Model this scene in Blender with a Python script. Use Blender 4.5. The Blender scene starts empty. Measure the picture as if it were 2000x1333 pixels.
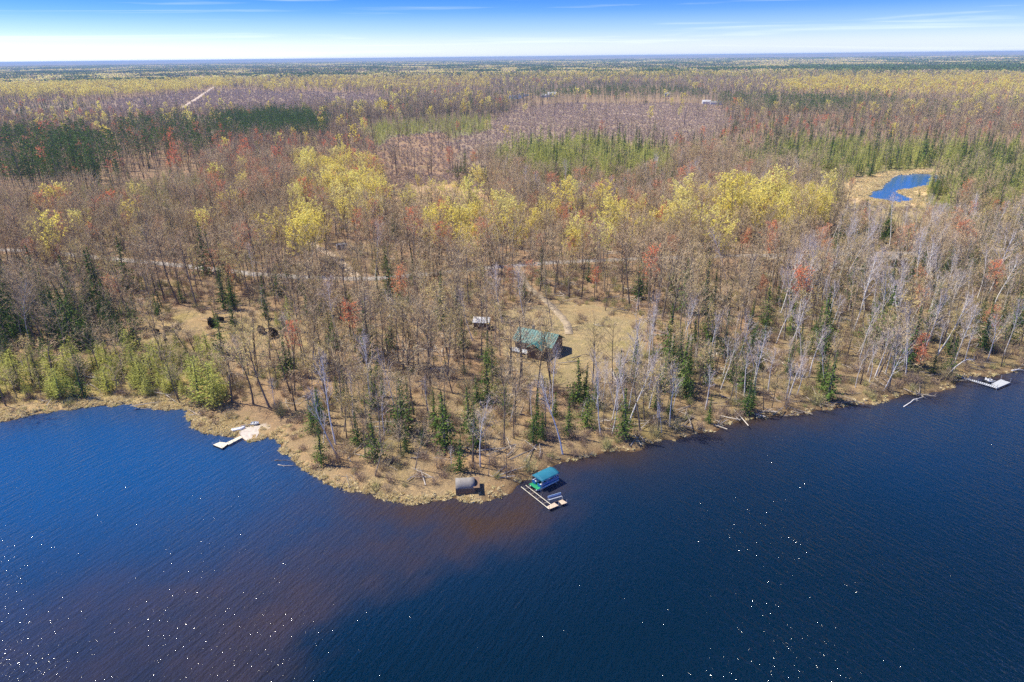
import bpy, math, random
import numpy as np
from mathutils import Vector, Matrix

R = math.radians
RNG = np.random.default_rng(7)
random.seed(7)
scene = bpy.context.scene
COL = scene.collection

# ------------------------------------------------------------------ camera
CAM_H = 72.0
PITCH = math.atan((666.5 - 111.0) / 1333.0)
ROLL = 0.011
CP, SP = math.cos(PITCH), math.sin(PITCH)
F = np.array([0, CP, -SP]); U0 = np.array([0, SP, CP]); R0 = np.array([1.0, 0, 0])
RV = math.cos(ROLL) * R0 - math.sin(ROLL) * U0
UV = math.sin(ROLL) * R0 + math.cos(ROLL) * U0
CAM = np.array([0.0, 0.0, CAM_H])
cam_data = bpy.data.cameras.new('camera')
cam_data.sensor_width = 36.0
cam_data.lens = 36.0 * 1333.0 / 2000.0
cam_data.clip_start = 0.5
cam_data.clip_end = 120000.0
cam = bpy.data.objects.new('camera', cam_data)
COL.objects.link(cam)
M = Matrix.Identity(4)
for i in range(3):
    M[i][0] = RV[i]; M[i][1] = UV[i]; M[i][2] = -F[i]; M[i][3] = CAM[i]
cam.matrix_world = M
scene.camera = cam

# ------------------------------------------------------------------ sky, sun, exposure
SUN_EL = R(55)
SUN_AZ = R(-72)          # measured from +Y towards +X (negative: from the left)
sun_dir = Vector((math.sin(SUN_AZ) * math.cos(SUN_EL), math.cos(SUN_AZ) * math.cos(SUN_EL), math.sin(SUN_EL)))
sd_ = bpy.data.lights.new('sun', 'SUN')
sd_.energy = 4.9
sd_.angle = R(0.53)
sd_.color = (1.0, 0.93, 0.78)
sun = bpy.data.objects.new('sun', sd_)
sun.rotation_euler = (-sun_dir).to_track_quat('-Z', 'Y').to_euler()
sun.location = (0, 0, 300)
COL.objects.link(sun)

world = bpy.data.worlds.new('World')
scene.world = world
world.use_nodes = True
wn, wl = world.node_tree.nodes, world.node_tree.links
wn.clear()
w_out = wn.new('ShaderNodeOutputWorld')
w_bg = wn.new('ShaderNodeBackground')
w_bg.inputs['Strength'].default_value = 0.11
sky = wn.new('ShaderNodeTexSky')
sky.sky_type = 'NISHITA'
sky.sun_disc = False
sky.sun_elevation = SUN_EL
sky.sun_rotation = SUN_AZ
sky.altitude = 400
sky.air_density = 1.0
sky.dust_density = 0.6
sky.ozone_density = 2.0
tc = wn.new('ShaderNodeTexCoord')
sep = wn.new('ShaderNodeSeparateXYZ')
wl.new(tc.outputs['Generated'], sep.inputs[0])
ramp = wn.new('ShaderNodeValToRGB')
cr = ramp.color_ramp
cr.elements[0].position = 0.0
cr.elements[0].color = (1.0, 1.16, 1.75, 1)
cr.elements[1].position = 1.0
cr.elements[1].color = (0.14, 0.36, 0.80, 1)
for p, c in ((0.014, (0.90, 1.02, 1.60, 1)), (0.032, (0.54, 0.74, 1.40, 1)), (0.055, (0.22, 0.46, 1.28, 1)), (0.085, (0.02, 0.24, 1.22, 1)), (0.16, (0.02, 0.27, 1.10, 1)), (0.5, (0.07, 0.31, 0.95, 1))):
    e = cr.elements.new(p); e.color = c
wl.new(sep.outputs['Z'], ramp.inputs[0])
mul = wn.new('ShaderNodeMix'); mul.data_type = 'RGBA'; mul.blend_type = 'MULTIPLY'
mul.inputs['Factor'].default_value = 1.0
wl.new(sky.outputs[0], mul.inputs['A']); wl.new(ramp.outputs[0], mul.inputs['B'])
# thin cirrus streaks
mp = wn.new('ShaderNodeMapping'); mp.inputs['Scale'].default_value = (1.1, 1.1, 42.0)
mp.inputs['Rotation'].default_value = (R(1.2), R(-0.7), 0)
wl.new(tc.outputs['Generated'], mp.inputs[0])
nz = wn.new('ShaderNodeTexNoise'); nz.inputs['Scale'].default_value = 2.3; nz.inputs['Detail'].default_value = 7; nz.inputs['Roughness'].default_value = 0.55
nz.inputs['Distortion'].default_value = 0.5
wl.new(mp.outputs[0], nz.inputs['Vector'])
cl = wn.new('ShaderNodeMapRange'); cl.inputs['From Min'].default_value = 0.53; cl.inputs['From Max'].default_value = 0.82; cl.inputs['To Max'].default_value = 0.5
wl.new(nz.outputs['Fac'], cl.inputs['Value'])
mixc = wn.new('ShaderNodeMix'); mixc.data_type = 'RGBA'
wl.new(cl.outputs[0], mixc.inputs['Factor'])
wl.new(mul.outputs['Result'], mixc.inputs['A'])
mixc.inputs['B'].default_value = (8.2, 8.6, 9.4, 1)
wl.new(mixc.outputs['Result'], w_bg.inputs['Color'])
wl.new(w_bg.outputs[0], w_out.inputs['Surface'])

vs = scene.view_settings
vs.view_transform = 'Standard'
vs.look = 'None'
vs.exposure = 0.62
vs.gamma = 1.0
scene.cycles.max_bounces = 4
scene.cycles.diffuse_bounces = 2
scene.cycles.glossy_bounces = 2
scene.cycles.transmission_bounces = 2
scene.cycles.transparent_max_bounces = 6
scene.cycles.volume_bounces = 0
scene.cycles.sample_clamp_indirect = 2.0
scene.cycles.use_denoising = False

# ------------------------------------------------------------------ pixel <-> world
def ray(px, py):
    px = np.asarray(px, float); py = np.asarray(py, float)
    d = F * 1333.0 + np.multiply.outer(px - 1000.0, RV) - np.multiply.outer(py - 666.5, UV)
    return d

def P(px, py, z=0.0):
    d = ray(px, py)
    t = (z - CAM_H) / d[..., 2]
    return CAM + d * t[..., None]

def proj(x, y, z):
    q = np.stack([x - CAM[0], y - CAM[1], np.asarray(z) - CAM[2] + 0 * x], -1)
    f = np.maximum(q @ F, 1e-3)
    return 1000 + 1333 * (q @ RV) / f, 666.5 - 1333 * (q @ UV) / f

def inside(poly, x, y):
    poly = np.asarray(poly, float)
    x = np.asarray(x, float); y = np.asarray(y, float)
    r = np.zeros(x.shape, bool)
    n = len(poly)
    for i in range(n):
        x0, y0 = poly[i]; x1, y1 = poly[(i + 1) % n]
        if y0 == y1: continue
        c = ((y0 > y) != (y1 > y)) & (x < (x1 - x0) * (y - y0) / (y1 - y0) + x0)
        r ^= c
    return r

def dist_poly(poly, x, y, closed=True):
    poly = np.asarray(poly, float)
    best = np.full(np.shape(x), 1e9)
    n = len(poly)
    for i in range(n if closed else n - 1):
        ax, ay = poly[i]; bx, by = poly[(i + 1) % n]
        dx, dy = bx - ax, by - ay
        L = dx * dx + dy * dy + 1e-9
        t = np.clip(((x - ax) * dx + (y - ay) * dy) / L, 0, 1)
        d = (x - ax - t * dx) ** 2 + (y - ay - t * dy) ** 2
        np.minimum(best, d, out=best)
    return np.sqrt(best)

def smooth(t):
    t = np.clip(t, 0, 1)
    return t * t * (3 - 2 * t)

def rough(pts, minlen, amp, rng):
    pts = [np.asarray(p, float) for p in pts]
    while True:
        out = [pts[0]]; done = True
        for a, b in zip(pts[:-1], pts[1:]):
            d = b - a; L = math.hypot(*d)
            if L > minlen:
                m = (a + b) / 2 + np.array([-d[1], d[0]]) * rng.normal(0, amp)
                out += [m, b]; done = False
            else:
                out.append(b)
        pts = out
        if done: return pts

def wob(x, y, s=1.0, k=0):
    x = x / s; y = y / s
    return (np.sin(x * 1.7 + y * 0.9 + 1.3 + k) + np.sin(-x * 0.8 + y * 1.9 + 4.1 + 2 * k) + 0.6 * np.sin(x * 3.1 - y * 2.3 + 0.7 + k)
            + 0.6 * np.sin(x * 2.2 + y * 3.7 + 2.9 + 3 * k) + 0.35 * np.sin(x * 6.3 + y * 5.1 + k) + 0.35 * np.sin(-x * 5.7 + y * 7.3 + 5 + k)) / 3.9

# ------------------------------------------------------------------ shoreline, pond
SHORE_PX = [(-700, 870), (-350, 868), (-150, 850), (0, 824), (60, 811), (130, 800), (200, 791), (245, 789), (290, 797), (340, 800), (365, 814), (382, 836),
            (402, 846), (430, 850), (458, 855), (472, 856), (488, 863), (507, 859), (520, 853), (541, 858), (550, 870), (552, 886), (580, 908), (612, 927), (645, 948), (685, 960),
            (722, 963), (760, 977), (800, 984), (850, 979), (921, 984), (960, 976), (1000, 962), (1022, 940), (1052, 922), (1085, 908), (1112, 900), (1150, 893), (1180, 884),
            (1215, 880), (1260, 868), (1317, 860), (1360, 845), (1420, 829), (1485, 817), (1548, 812), (1600, 801), (1646, 797), (1695, 790), (1742, 780),
            (1796, 772), (1838, 766), (1862, 757), (1882, 742), (1898, 731), (1925, 737), (1950, 735), (1976, 727), (2000, 722), (2120, 700), (2400, 690), (3000, 700)]
_sp = np.array(SHORE_PX, float)
_sw = P(_sp[:, 0], _sp[:, 1], 0.0)[:, :2]
SHORE = np.array(rough(list(_sw), 2.2, 0.10, np.random.default_rng(3)))
LAKE = np.vstack([SHORE, [(900, 60), (900, -500), (-900, -500), (-900, 60)]])
POND_Z = 1.25
POND_PX = [(1693, 384), (1700, 375), (1724, 364), (1737, 352), (1746, 345), (1784, 340), (1821, 341), (1862, 346), (1835, 352), (1816, 361), (1799, 366), (1754, 374), (1764, 381), (1784, 388), (1775, 395), (1742, 396), (1712, 390)]
_pp = np.array(POND_PX, float)
POND = np.array(rough(list(P(_pp[:, 0], _pp[:, 1], POND_Z)[:, :2]) + [P(1693, 384, POND_Z)[:2]], 6, 0.08, np.random.default_rng(5)))[:-1]
MARSH_PX = [(1640, 372), (1668, 350), (1735, 336), (1800, 331), (1880, 338), (1872, 350), (1835, 358), (1812, 370), (1800, 382), (1830, 400), (1760, 402), (1700, 398), (1660, 388)]
RIVER = P(np.array([985, 1000, 1016, 1030, 1012, 992.]), np.array([190, 187, 183, 186, 193, 194.]), 1.3)[:, :2]

def shore_sd(x, y):
    """+ on land, - in the lake"""
    x = np.asarray(x, float); y = np.asarray(y, float)
    out = np.full(x.shape, 400.0)
    m = (y < 330)
    if m.any():
        xs, ys = x[m], y[m]
        d = dist_poly(SHORE, xs, ys, False)
        out[m] = np.where(inside(LAKE, xs, ys), -d, d)
    return out

def pond_sd(x, y):
    out = np.full(np.shape(x), 400.0)
    lo, hi = POND.min(0) - 60, POND.max(0) + 60
    m = (x > lo[0]) & (x < hi[0]) & (y > lo[1]) & (y < hi[1])
    if m.any():
        d = dist_poly(POND, x[m], y[m])
        out[m] = np.where(inside(POND, x[m], y[m]), -d, d)
    return out

HILLS = [(17000, 24000, 9000, 5000, 60), (-14000, 30000, 12000, 5000, 50), (2000, 28000, 9000, 5000, 55), (9000, 21000, 5000, 2500, 40), (-4000, 16000, 6000, 2000, 16)]

def land_z(x, y, s=None):
    x = np.asarray(x, float); y = np.asarray(y, float)
    if s is None: s = shore_sd(x, y)
    z = 0.03 + 0.38 * smooth(s / 1.5) + 0.35 * smooth(s / 10) + 0.9 * smooth((s - 6) / 45)
    z = z + (0.25 * wob(x, y, 14) + 0.10 * wob(x, y, 4, 2)) * smooth(s / 15)
    r = np.hypot(x, y)
    z = z + 1.2 * wob(x, y, 160, 1) * smooth((r - 350) / 500)
    z = z + 5.0 * (wob(x, y, 900, 3) - 0.2) * smooth((r - 1500) / 3000)
    for hx, hy, sx, sy, h in HILLS:
        z = z + h * np.exp(-((x - hx) / sx) ** 2 - ((y - hy) / sy) ** 2)
    z = np.where(s < 0, np.maximum(0.03 + s * 0.22, -3.0), z)
    p = pond_sd(x, y)
    k = smooth((p - 1) / 25)
    z = np.where(p < 300, (POND_Z + 0.15 + 0.2 * smooth(p / 4)) * (1 - k) + z * k, z)
    z = np.where(p < 0, POND_Z - 0.5, z)
    d = np.hypot(x - RIVER[:, 0].mean(), y - RIVER[:, 1].mean())
    k = smooth((d - 40) / 80)
    z = z * k + 0.9 * (1 - k)
    return z

# ------------------------------------------------------------------ materials
def new_mat(name):
    m = bpy.data.materials.new(name)
    m.use_nodes = True
    return m, m.node_tree.nodes, m.node_tree.links

def mat_simple(name, col, rough_=0.85, spec=0.2, metal=0.0, noise=0.0, nscale=8.0):
    m, n, l = new_mat(name)
    b = n['Principled BSDF']
    b.inputs['Roughness'].default_value = rough_
    b.inputs['Specular IOR Level'].default_value = spec
    b.inputs['Metallic'].default_value = metal
    b.inputs['Base Color'].default_value = (*col, 1)
    if noise:
        t = n.new('ShaderNodeTexCoord'); z = n.new('ShaderNodeTexNoise')
        z.inputs['Scale'].default_value = nscale; z.inputs['Detail'].default_value = 5
        l.new(t.outputs['Object'], z.inputs['Vector'])
        r = n.new('ShaderNodeValToRGB')
        r.color_ramp.elements[0].position = 0.3; r.color_ramp.elements[1].position = 0.7
        r.color_ramp.elements[0].color = (*[c * (1 - noise) for c in col], 1)
        r.color_ramp.elements[1].color = (*[min(1, c * (1 + noise)) for c in col], 1)
        l.new(z.outputs['Fac'], r.inputs[0]); l.new(r.outputs[0], b.inputs['Base Color'])
    return m

def mat_plant(name, cols, transl=0.0, nscale=0.35, rnd=0.5):
    """colour varies from plant to plant and through each crown"""
    m, n, l = new_mat(name)
    n.clear()
    out = n.new('ShaderNodeOutputMaterial')
    oi = n.new('ShaderNodeObjectInfo')
    g = n.new('ShaderNodeNewGeometry')
    z = n.new('ShaderNodeTexNoise'); z.inputs['Scale'].default_value = nscale; z.inputs['Detail'].default_value = 3
    l.new(g.outputs['Position'], z.inputs['Vector'])
    mx = n.new('ShaderNodeMath'); mx.operation = 'MULTIPLY'; mx.inputs[1].default_value = rnd
    l.new(oi.outputs['Random'], mx.inputs[0])
    zz = n.new('ShaderNodeMapRange'); zz.inputs['From Min'].default_value = 0.25; zz.inputs['From Max'].default_value = 0.75
    zz.inputs['To Max'].default_value = 1 - rnd
    l.new(z.outputs['Fac'], zz.inputs['Value'])
    ad = n.new('ShaderNodeMath'); ad.operation = 'ADD'
    l.new(mx.outputs[0], ad.inputs[0]); l.new(zz.outputs[0], ad.inputs[1])
    r = n.new('ShaderNodeValToRGB')
    els = r.color_ramp.elements
    els[0].color = (*cols[0], 1); els[1].color = (*cols[-1], 1)
    for i, c in enumerate(cols[1:-1]):
        e = els.new((i + 1) / (len(cols) - 1)); e.color = (*c, 1)
    l.new(ad.outputs[0], r.inputs[0])
    d = n.new('ShaderNodeBsdfDiffuse')
    l.new(r.outputs[0], d.inputs['Color'])
    if transl:
        t = n.new('ShaderNodeBsdfTranslucent'); l.new(r.outputs[0], t.inputs['Color'])
        ms = n.new('ShaderNodeMixShader'); ms.inputs[0].default_value = transl
        l.new(d.outputs[0], ms.inputs[1]); l.new(t.outputs[0], ms.inputs[2]); l.new(ms.outputs[0], out.inputs['Surface'])
    else:
        l.new(d.outputs[0], out.inputs['Surface'])
    return m

MAT = {}
MAT['bark'] = mat_plant('bark_grey_brown', [(0.07, 0.055, 0.043), (0.15, 0.122, 0.095), (0.26, 0.215, 0.17), (0.46, 0.40, 0.33)], 0, 0.9)
MAT['twig'] = mat_plant('twigs_brown', [(0.46, 0.36, 0.20), (0.62, 0.49, 0.285), (0.70, 0.50, 0.29), (0.76, 0.65, 0.37)], 0, 0.3, 0.75)
MAT['bark_white'] = mat_plant('bark_birch', [(0.58, 0.55, 0.50), (0.78, 0.75, 0.70), (0.85, 0.83, 0.79)], 0, 1.3, 0.4)
MAT['twig_birch'] = mat_plant('twigs_birch', [(0.46, 0.38, 0.33), (0.58, 0.48, 0.42), (0.64, 0.56, 0.50)], 0, 0.3, 0.6)
MAT['bud'] = mat_plant('buds_olive', [(0.50, 0.42, 0.18), (0.60, 0.48, 0.20), (0.60, 0.54, 0.20)], 0.35)
MAT['yellow'] = mat_plant('leaf_yellow', [(0.82, 0.66, 0.20), (0.92, 0.80, 0.17), (0.93, 0.84, 0.30), (0.84, 0.82, 0.15)], 0.5, 0.25, 0.65)
MAT['red'] = mat_plant('buds_red', [(0.56, 0.33, 0.21), (0.74, 0.32, 0.18), (0.88, 0.26, 0.12), (0.80, 0.46, 0.22)], 0.4, 0.4, 0.7)
MAT['spruce'] = mat_plant('needles_spruce', [(0.045, 0.09, 0.026), (0.085, 0.145, 0.034), (0.17, 0.23, 0.05)], 0.1, 0.6, 0.5)
MAT['pine'] = mat_plant('needles_pine', [(0.055, 0.11, 0.032), (0.10, 0.175, 0.045), (0.17, 0.25, 0.06)], 0.1, 0.5, 0.5)
MAT['tam'] = mat_plant('needles_tamarack', [(0.36, 0.35, 0.14), (0.46, 0.47, 0.13), (0.60, 0.59, 0.17), (0.40, 0.48, 0.11)], 0.45, 0.3, 0.65)
MAT['brush'] = mat_plant('brush_twigs', [(0.20, 0.15, 0.11), (0.34, 0.25, 0.18), (0.46, 0.33, 0.22), (0.40, 0.38, 0.16), (0.26, 0.30, 0.10)], 0, 0.15, 0.6)
MAT['mauve'] = mat_plant('brush_mauve', [(0.46, 0.36, 0.29), (0.56, 0.44, 0.36), (0.62, 0.49, 0.39)], 0, 0.05, 0.4)
MAT['sedge'] = mat_plant('sedge_dry', [(0.58, 0.46, 0.24), (0.74, 0.61, 0.34), (0.80, 0.68, 0.42), (0.62, 0.57, 0.22)], 0.3, 0.5, 0.6)
MAT['soil'] = mat_simple('soil_dark', (0.018, 0.014, 0.011), 0.95, 0.1, 0, 0.5, 3)
MAT['deadwood'] = mat_simple('deadwood_grey', (0.42, 0.36, 0.30), 0.9, 0.1, 0, 0.3, 4)
MAT['white'] = mat_simple('paint_white', (0.78, 0.79, 0.80), 0.45, 0.4, 0, 0.06, 3)
MAT['plank'] = mat_simple('deck_planks', (0.58, 0.46, 0.34), 0.8, 0.2, 0, 0.22, 5)
MAT['plank_pale'] = mat_simple('deck_pale', (0.72, 0.66, 0.50), 0.8, 0.2, 0, 0.12, 5)
MAT['plank_grey'] = mat_simple('deck_grey', (0.46, 0.48, 0.50), 0.75, 0.25, 0, 0.18, 5)
MAT['alu'] = mat_simple('aluminium', (0.62, 0.64, 0.66), 0.45, 0.5, 0.6, 0.05, 5)
MAT['dark'] = mat_simple('dark_rubber', (0.02, 0.022, 0.026), 0.6, 0.4)
MAT['glass'] = mat_simple('window_glass', (0.02, 0.03, 0.04), 0.08, 0.6)
MAT['blue'] = mat_simple('boat_blue', (0.02, 0.13, 0.42), 0.35, 0.5)
MAT['teal'] = mat_simple('canopy_teal', (0.015, 0.15, 0.23), 0.7, 0.3, 0, 0.08, 3)
MAT['green_carpet'] = mat_simple('carpet_green', (0.03, 0.30, 0.13), 0.9, 0.1, 0, 0.1, 9)
MAT['roof_teal'] = mat_simple('roof_green_metal', (0.035, 0.17, 0.16), 0.5, 0.4, 0, 0.08, 2)
MAT['roof_grey'] = mat_simple('roof_shingle', (0.26, 0.24, 0.22), 0.9, 0.15, 0, 0.15, 3)
MAT['roof_pale'] = mat_simple('roof_pale', (0.56, 0.55, 0.54), 0.7, 0.2, 0, 0.08, 2)
MAT['siding'] = mat_simple('siding_brown', (0.20, 0.13, 0.085), 0.8, 0.2, 0, 0.12, 3)
MAT['siding_tan'] = mat_simple('siding_tan', (0.50, 0.42, 0.32), 0.8, 0.2, 0, 0.06, 3)
MAT['paleblue'] = mat_simple('paint_pale_blue', (0.36, 0.50, 0.68), 0.5, 0.4, 0, 0.05, 3)
MAT['trim'] = mat_simple('trim_grey', (0.30, 0.30, 0.31), 0.6, 0.3)

def ground_mat():
    m, n, l = new_mat('forest_floor')
    b = n['Principled BSDF']; b.inputs['Roughness'].default_value = 0.95; b.inputs['Specular IOR Level'].default_value = 0.08
    at = n.new('ShaderNodeAttribute'); at.attribute_name = 'tint'
    g = n.new('ShaderNodeNewGeometry')
    def noise(s, d, rgh=0.6):
        z = n.new('ShaderNodeTexNoise'); z.inputs['Scale'].default_value = s; z.inputs['Detail'].default_value = d; z.inputs['Roughness'].default_value = rgh
        l.new(g.outputs['Position'], z.inputs['Vector']); return z
    z1, z2, z3 = noise(0.06, 6, 0.65), noise(0.45, 5, 0.7), noise(2.6, 4, 0.75)
    r = n.new('ShaderNodeValToRGB')
    for p, c in ((0.0, (0.18, 0.14, 0.11)), (0.40, (0.52, 0.44, 0.36)), (0.50, (0.95, 0.93, 0.90)), (0.60, (1.25, 1.22, 1.12)), (1.0, (1.6, 1.5, 1.3))):
        e = r.color_ramp.elements.new(p) if p not in (0.0, 1.0) else r.color_ramp.elements[int(p)]
        e.color = (*c, 1)
    add = n.new('ShaderNodeMath'); add.operation = 'ADD'; l.new(z2.outputs['Fac'], add.inputs[0]); l.new(z3.outputs['Fac'], add.inputs[1])
    hl = n.new('ShaderNodeMath'); hl.operation = 'MULTIPLY'; hl.inputs[1].default_value = 0.5; l.new(add.outputs[0], hl.inputs[0])
    l.new(hl.outputs[0], r.inputs[0])
    mm = n.new('ShaderNodeMix'); mm.data_type = 'RGBA'; mm.blend_type = 'MULTIPLY'; mm.inputs['Factor'].default_value = 1
    l.new(at.outputs['Color'], mm.inputs['A']); l.new(r.outputs[0], mm.inputs['B'])
    r2 = n.new('ShaderNodeValToRGB')     # mossy and ruddy patches
    r2.color_ramp.elements[0].position = 0.36; r2.color_ramp.elements[0].color = (0.92, 0.98, 0.74, 1)
    r2.color_ramp.elements[1].position = 0.68; r2.color_ramp.elements[1].color = (1.08, 0.92, 0.86, 1)
    e = r2.color_ramp.elements.new(0.47); e.color = (1, 1, 1, 1)
    l.new(z1.outputs['Fac'], r2.inputs[0])
    m2 = n.new('ShaderNodeMix'); m2.data_type = 'RGBA'; m2.blend_type = 'MULTIPLY'; m2.inputs['Factor'].default_value = 0.8
    l.new(mm.outputs['Result'], m2.inputs['A']); l.new(r2.outputs[0], m2.inputs['B'])
    l.new(m2.outputs['Result'], b.inputs['Base Color'])
    bp = n.new('ShaderNodeBump'); bp.inputs['Strength'].default_value = 0.9; bp.inputs['Distance'].default_value = 0.4
    l.new(z3.outputs['Fac'], bp.inputs['Height']); l.new(bp.outputs[0], b.inputs['Normal'])
    return m

def water_mat(name, deep, shelf, shallow, ripple=1.0):
    m, n, l = new_mat(name)
    b = n['Principled BSDF']
    b.inputs['Roughness'].default_value = 0.06
    b.inputs['IOR'].default_value = 1.333
    b.inputs['Specular IOR Level'].default_value = 0.5
    g = n.new('ShaderNodeNewGeometry')
    at = n.new('ShaderNodeAttribute'); at.attribute_name = 'bed_and_reflection'
    sp = n.new('ShaderNodeSeparateColor'); l.new(at.outputs['Color'], sp.inputs[0])
    zb = n.new('ShaderNodeTexNoise'); zb.inputs['Scale'].default_value = 0.05; zb.inputs['Detail'].default_value = 6; zb.inputs['Roughness'].default_value = 0.65
    l.new(g.outputs['Position'], zb.inputs['Vector'])
    zr = n.new('ShaderNodeMapRange'); zr.inputs['From Min'].default_value = 0.30; zr.inputs['From Max'].default_value = 0.66; zr.inputs['To Min'].default_value = 0.25; zr.inputs['To Max'].default_value = 1.0
    l.new(zb.outputs['Fac'], zr.inputs['Value'])
    mu = n.new('ShaderNodeMath'); mu.operation = 'MULTIPLY'; l.new(sp.outputs[0], mu.inputs[0]); l.new(zr.outputs[0], mu.inputs[1])
    m1 = n.new('ShaderNodeMix'); m1.data_type = 'RGBA'; m1.inputs['A'].default_value = (*deep, 1); m1.inputs['B'].default_value = (*shelf, 1)
    l.new(mu.outputs[0], m1.inputs['Factor'])
    mu2 = n.new('ShaderNodeMath'); mu2.operation = 'MULTIPLY'; l.new(sp.outputs[1], mu2.inputs[0]); l.new(zr.outputs[0], mu2.inputs[1])
    m2 = n.new('ShaderNodeMix'); m2.data_type = 'RGBA'; m2.inputs['B'].default_value = (*shallow, 1)
    l.new(m1.outputs['Result'], m2.inputs['A']); l.new(mu2.outputs[0], m2.inputs['Factor'])
    m3 = n.new('ShaderNodeMix'); m3.data_type = 'RGBA'; m3.inputs['B'].default_value = (0.005, 0.060, 0.185, 1)  # third channel mixes in the painted blue of the reflected sky
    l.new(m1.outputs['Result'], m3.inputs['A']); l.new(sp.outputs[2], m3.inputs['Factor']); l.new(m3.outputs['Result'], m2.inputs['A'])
    l.new(m2.outputs['Result'], b.inputs['Base Color'])
    def wave(ang, along, across, det):
        mpn = n.new('ShaderNodeMapping'); mpn.vector_type = 'TEXTURE'
        mpn.inputs['Rotation'].default_value = (0, 0, R(ang)); mpn.inputs['Scale'].default_value = (along, across, 1)
        l.new(g.outputs['Position'], mpn.inputs[0])
        z = n.new('ShaderNodeTexNoise'); z.inputs['Scale'].default_value = 1.0; z.inputs['Detail'].default_value = det; z.inputs['Roughness'].default_value = 0.55
        z.inputs['Distortion'].default_value = 0.3
        l.new(mpn.outputs[0], z.inputs['Vector']); return z.outputs['Fac']
    def math_(op, a, b_):
        q = n.new('ShaderNodeMath'); q.operation = op
        for k_, v_ in enumerate((a, b_)):
            if isinstance(v_, float): q.inputs[k_].default_value = v_
            else: l.new(v_, q.inputs[k_])
        return q.outputs[0]
    sx_ = n.new('ShaderNodeSeparateXYZ'); l.new(g.outputs['Position'], sx_.inputs[0])
    side = n.new('ShaderNodeMapRange'); side.interpolation_type = 'SMOOTHSTEP'; side.inputs['From Min'].default_value = -12; side.inputs['From Max'].default_value = 38
    l.new(sx_.outputs[0], side.inputs['Value'])
    mixh = n.new('ShaderNodeMix'); mixh.data_type = 'FLOAT'
    l.new(side.outputs[0], mixh.inputs['Factor'])
    l.new(wave(61, 4.6, 0.85, 3), mixh.inputs['A']); l.new(wave(121, 3.0, 0.75, 3), mixh.inputs['B'])
    h = math_('ADD', mixh.outputs['Result'], math_('MULTIPLY', wave(80, 0.60, 0.42, 2), 0.55))
    gust = n.new('ShaderNodeTexNoise'); gust.inputs['Scale'].default_value = 0.035; gust.inputs['Detail'].default_value = 4
    l.new(g.outputs['Position'], gust.inputs['Vector'])
    gr = n.new('ShaderNodeMapRange'); gr.inputs['From Min'].default_value = 0.3; gr.inputs['From Max'].default_value = 0.7; gr.inputs['To Min'].default_value = 0.45; gr.inputs['To Max'].default_value = 1.15
    l.new(gust.outputs['Fac'], gr.inputs['Value'])
    h = math_('MULTIPLY', h, gr.outputs[0])
    bp = n.new('ShaderNodeBump'); bp.inputs['Strength'].default_value = ripple; bp.inputs['Distance'].default_value = 0.50
    l.new(h, bp.inputs['Height']); l.new(bp.outputs[0], b.inputs['Normal'])
    return m

# ------------------------------------------------------------------ object helpers
def tag(o, label=None, cat=None, group=None, kind=None):
    if label: o['label'] = label
    if cat: o['category'] = cat
    if group: o['group'] = group
    if kind: o['kind'] = kind
    return o

def link(name, me, parent=None):
    o = bpy.data.objects.new(name, me)
    COL.objects.link(o)
    if parent is not None: o.parent = parent
    return o

def empty(name, loc=(0, 0, 0), rz=0.0):
    o = bpy.data.objects.new(name, None)
    o.empty_display_size = 0.5
    o.location = loc; o.rotation_euler = (0, 0, rz)
    COL.objects.link(o)
    return o

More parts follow.
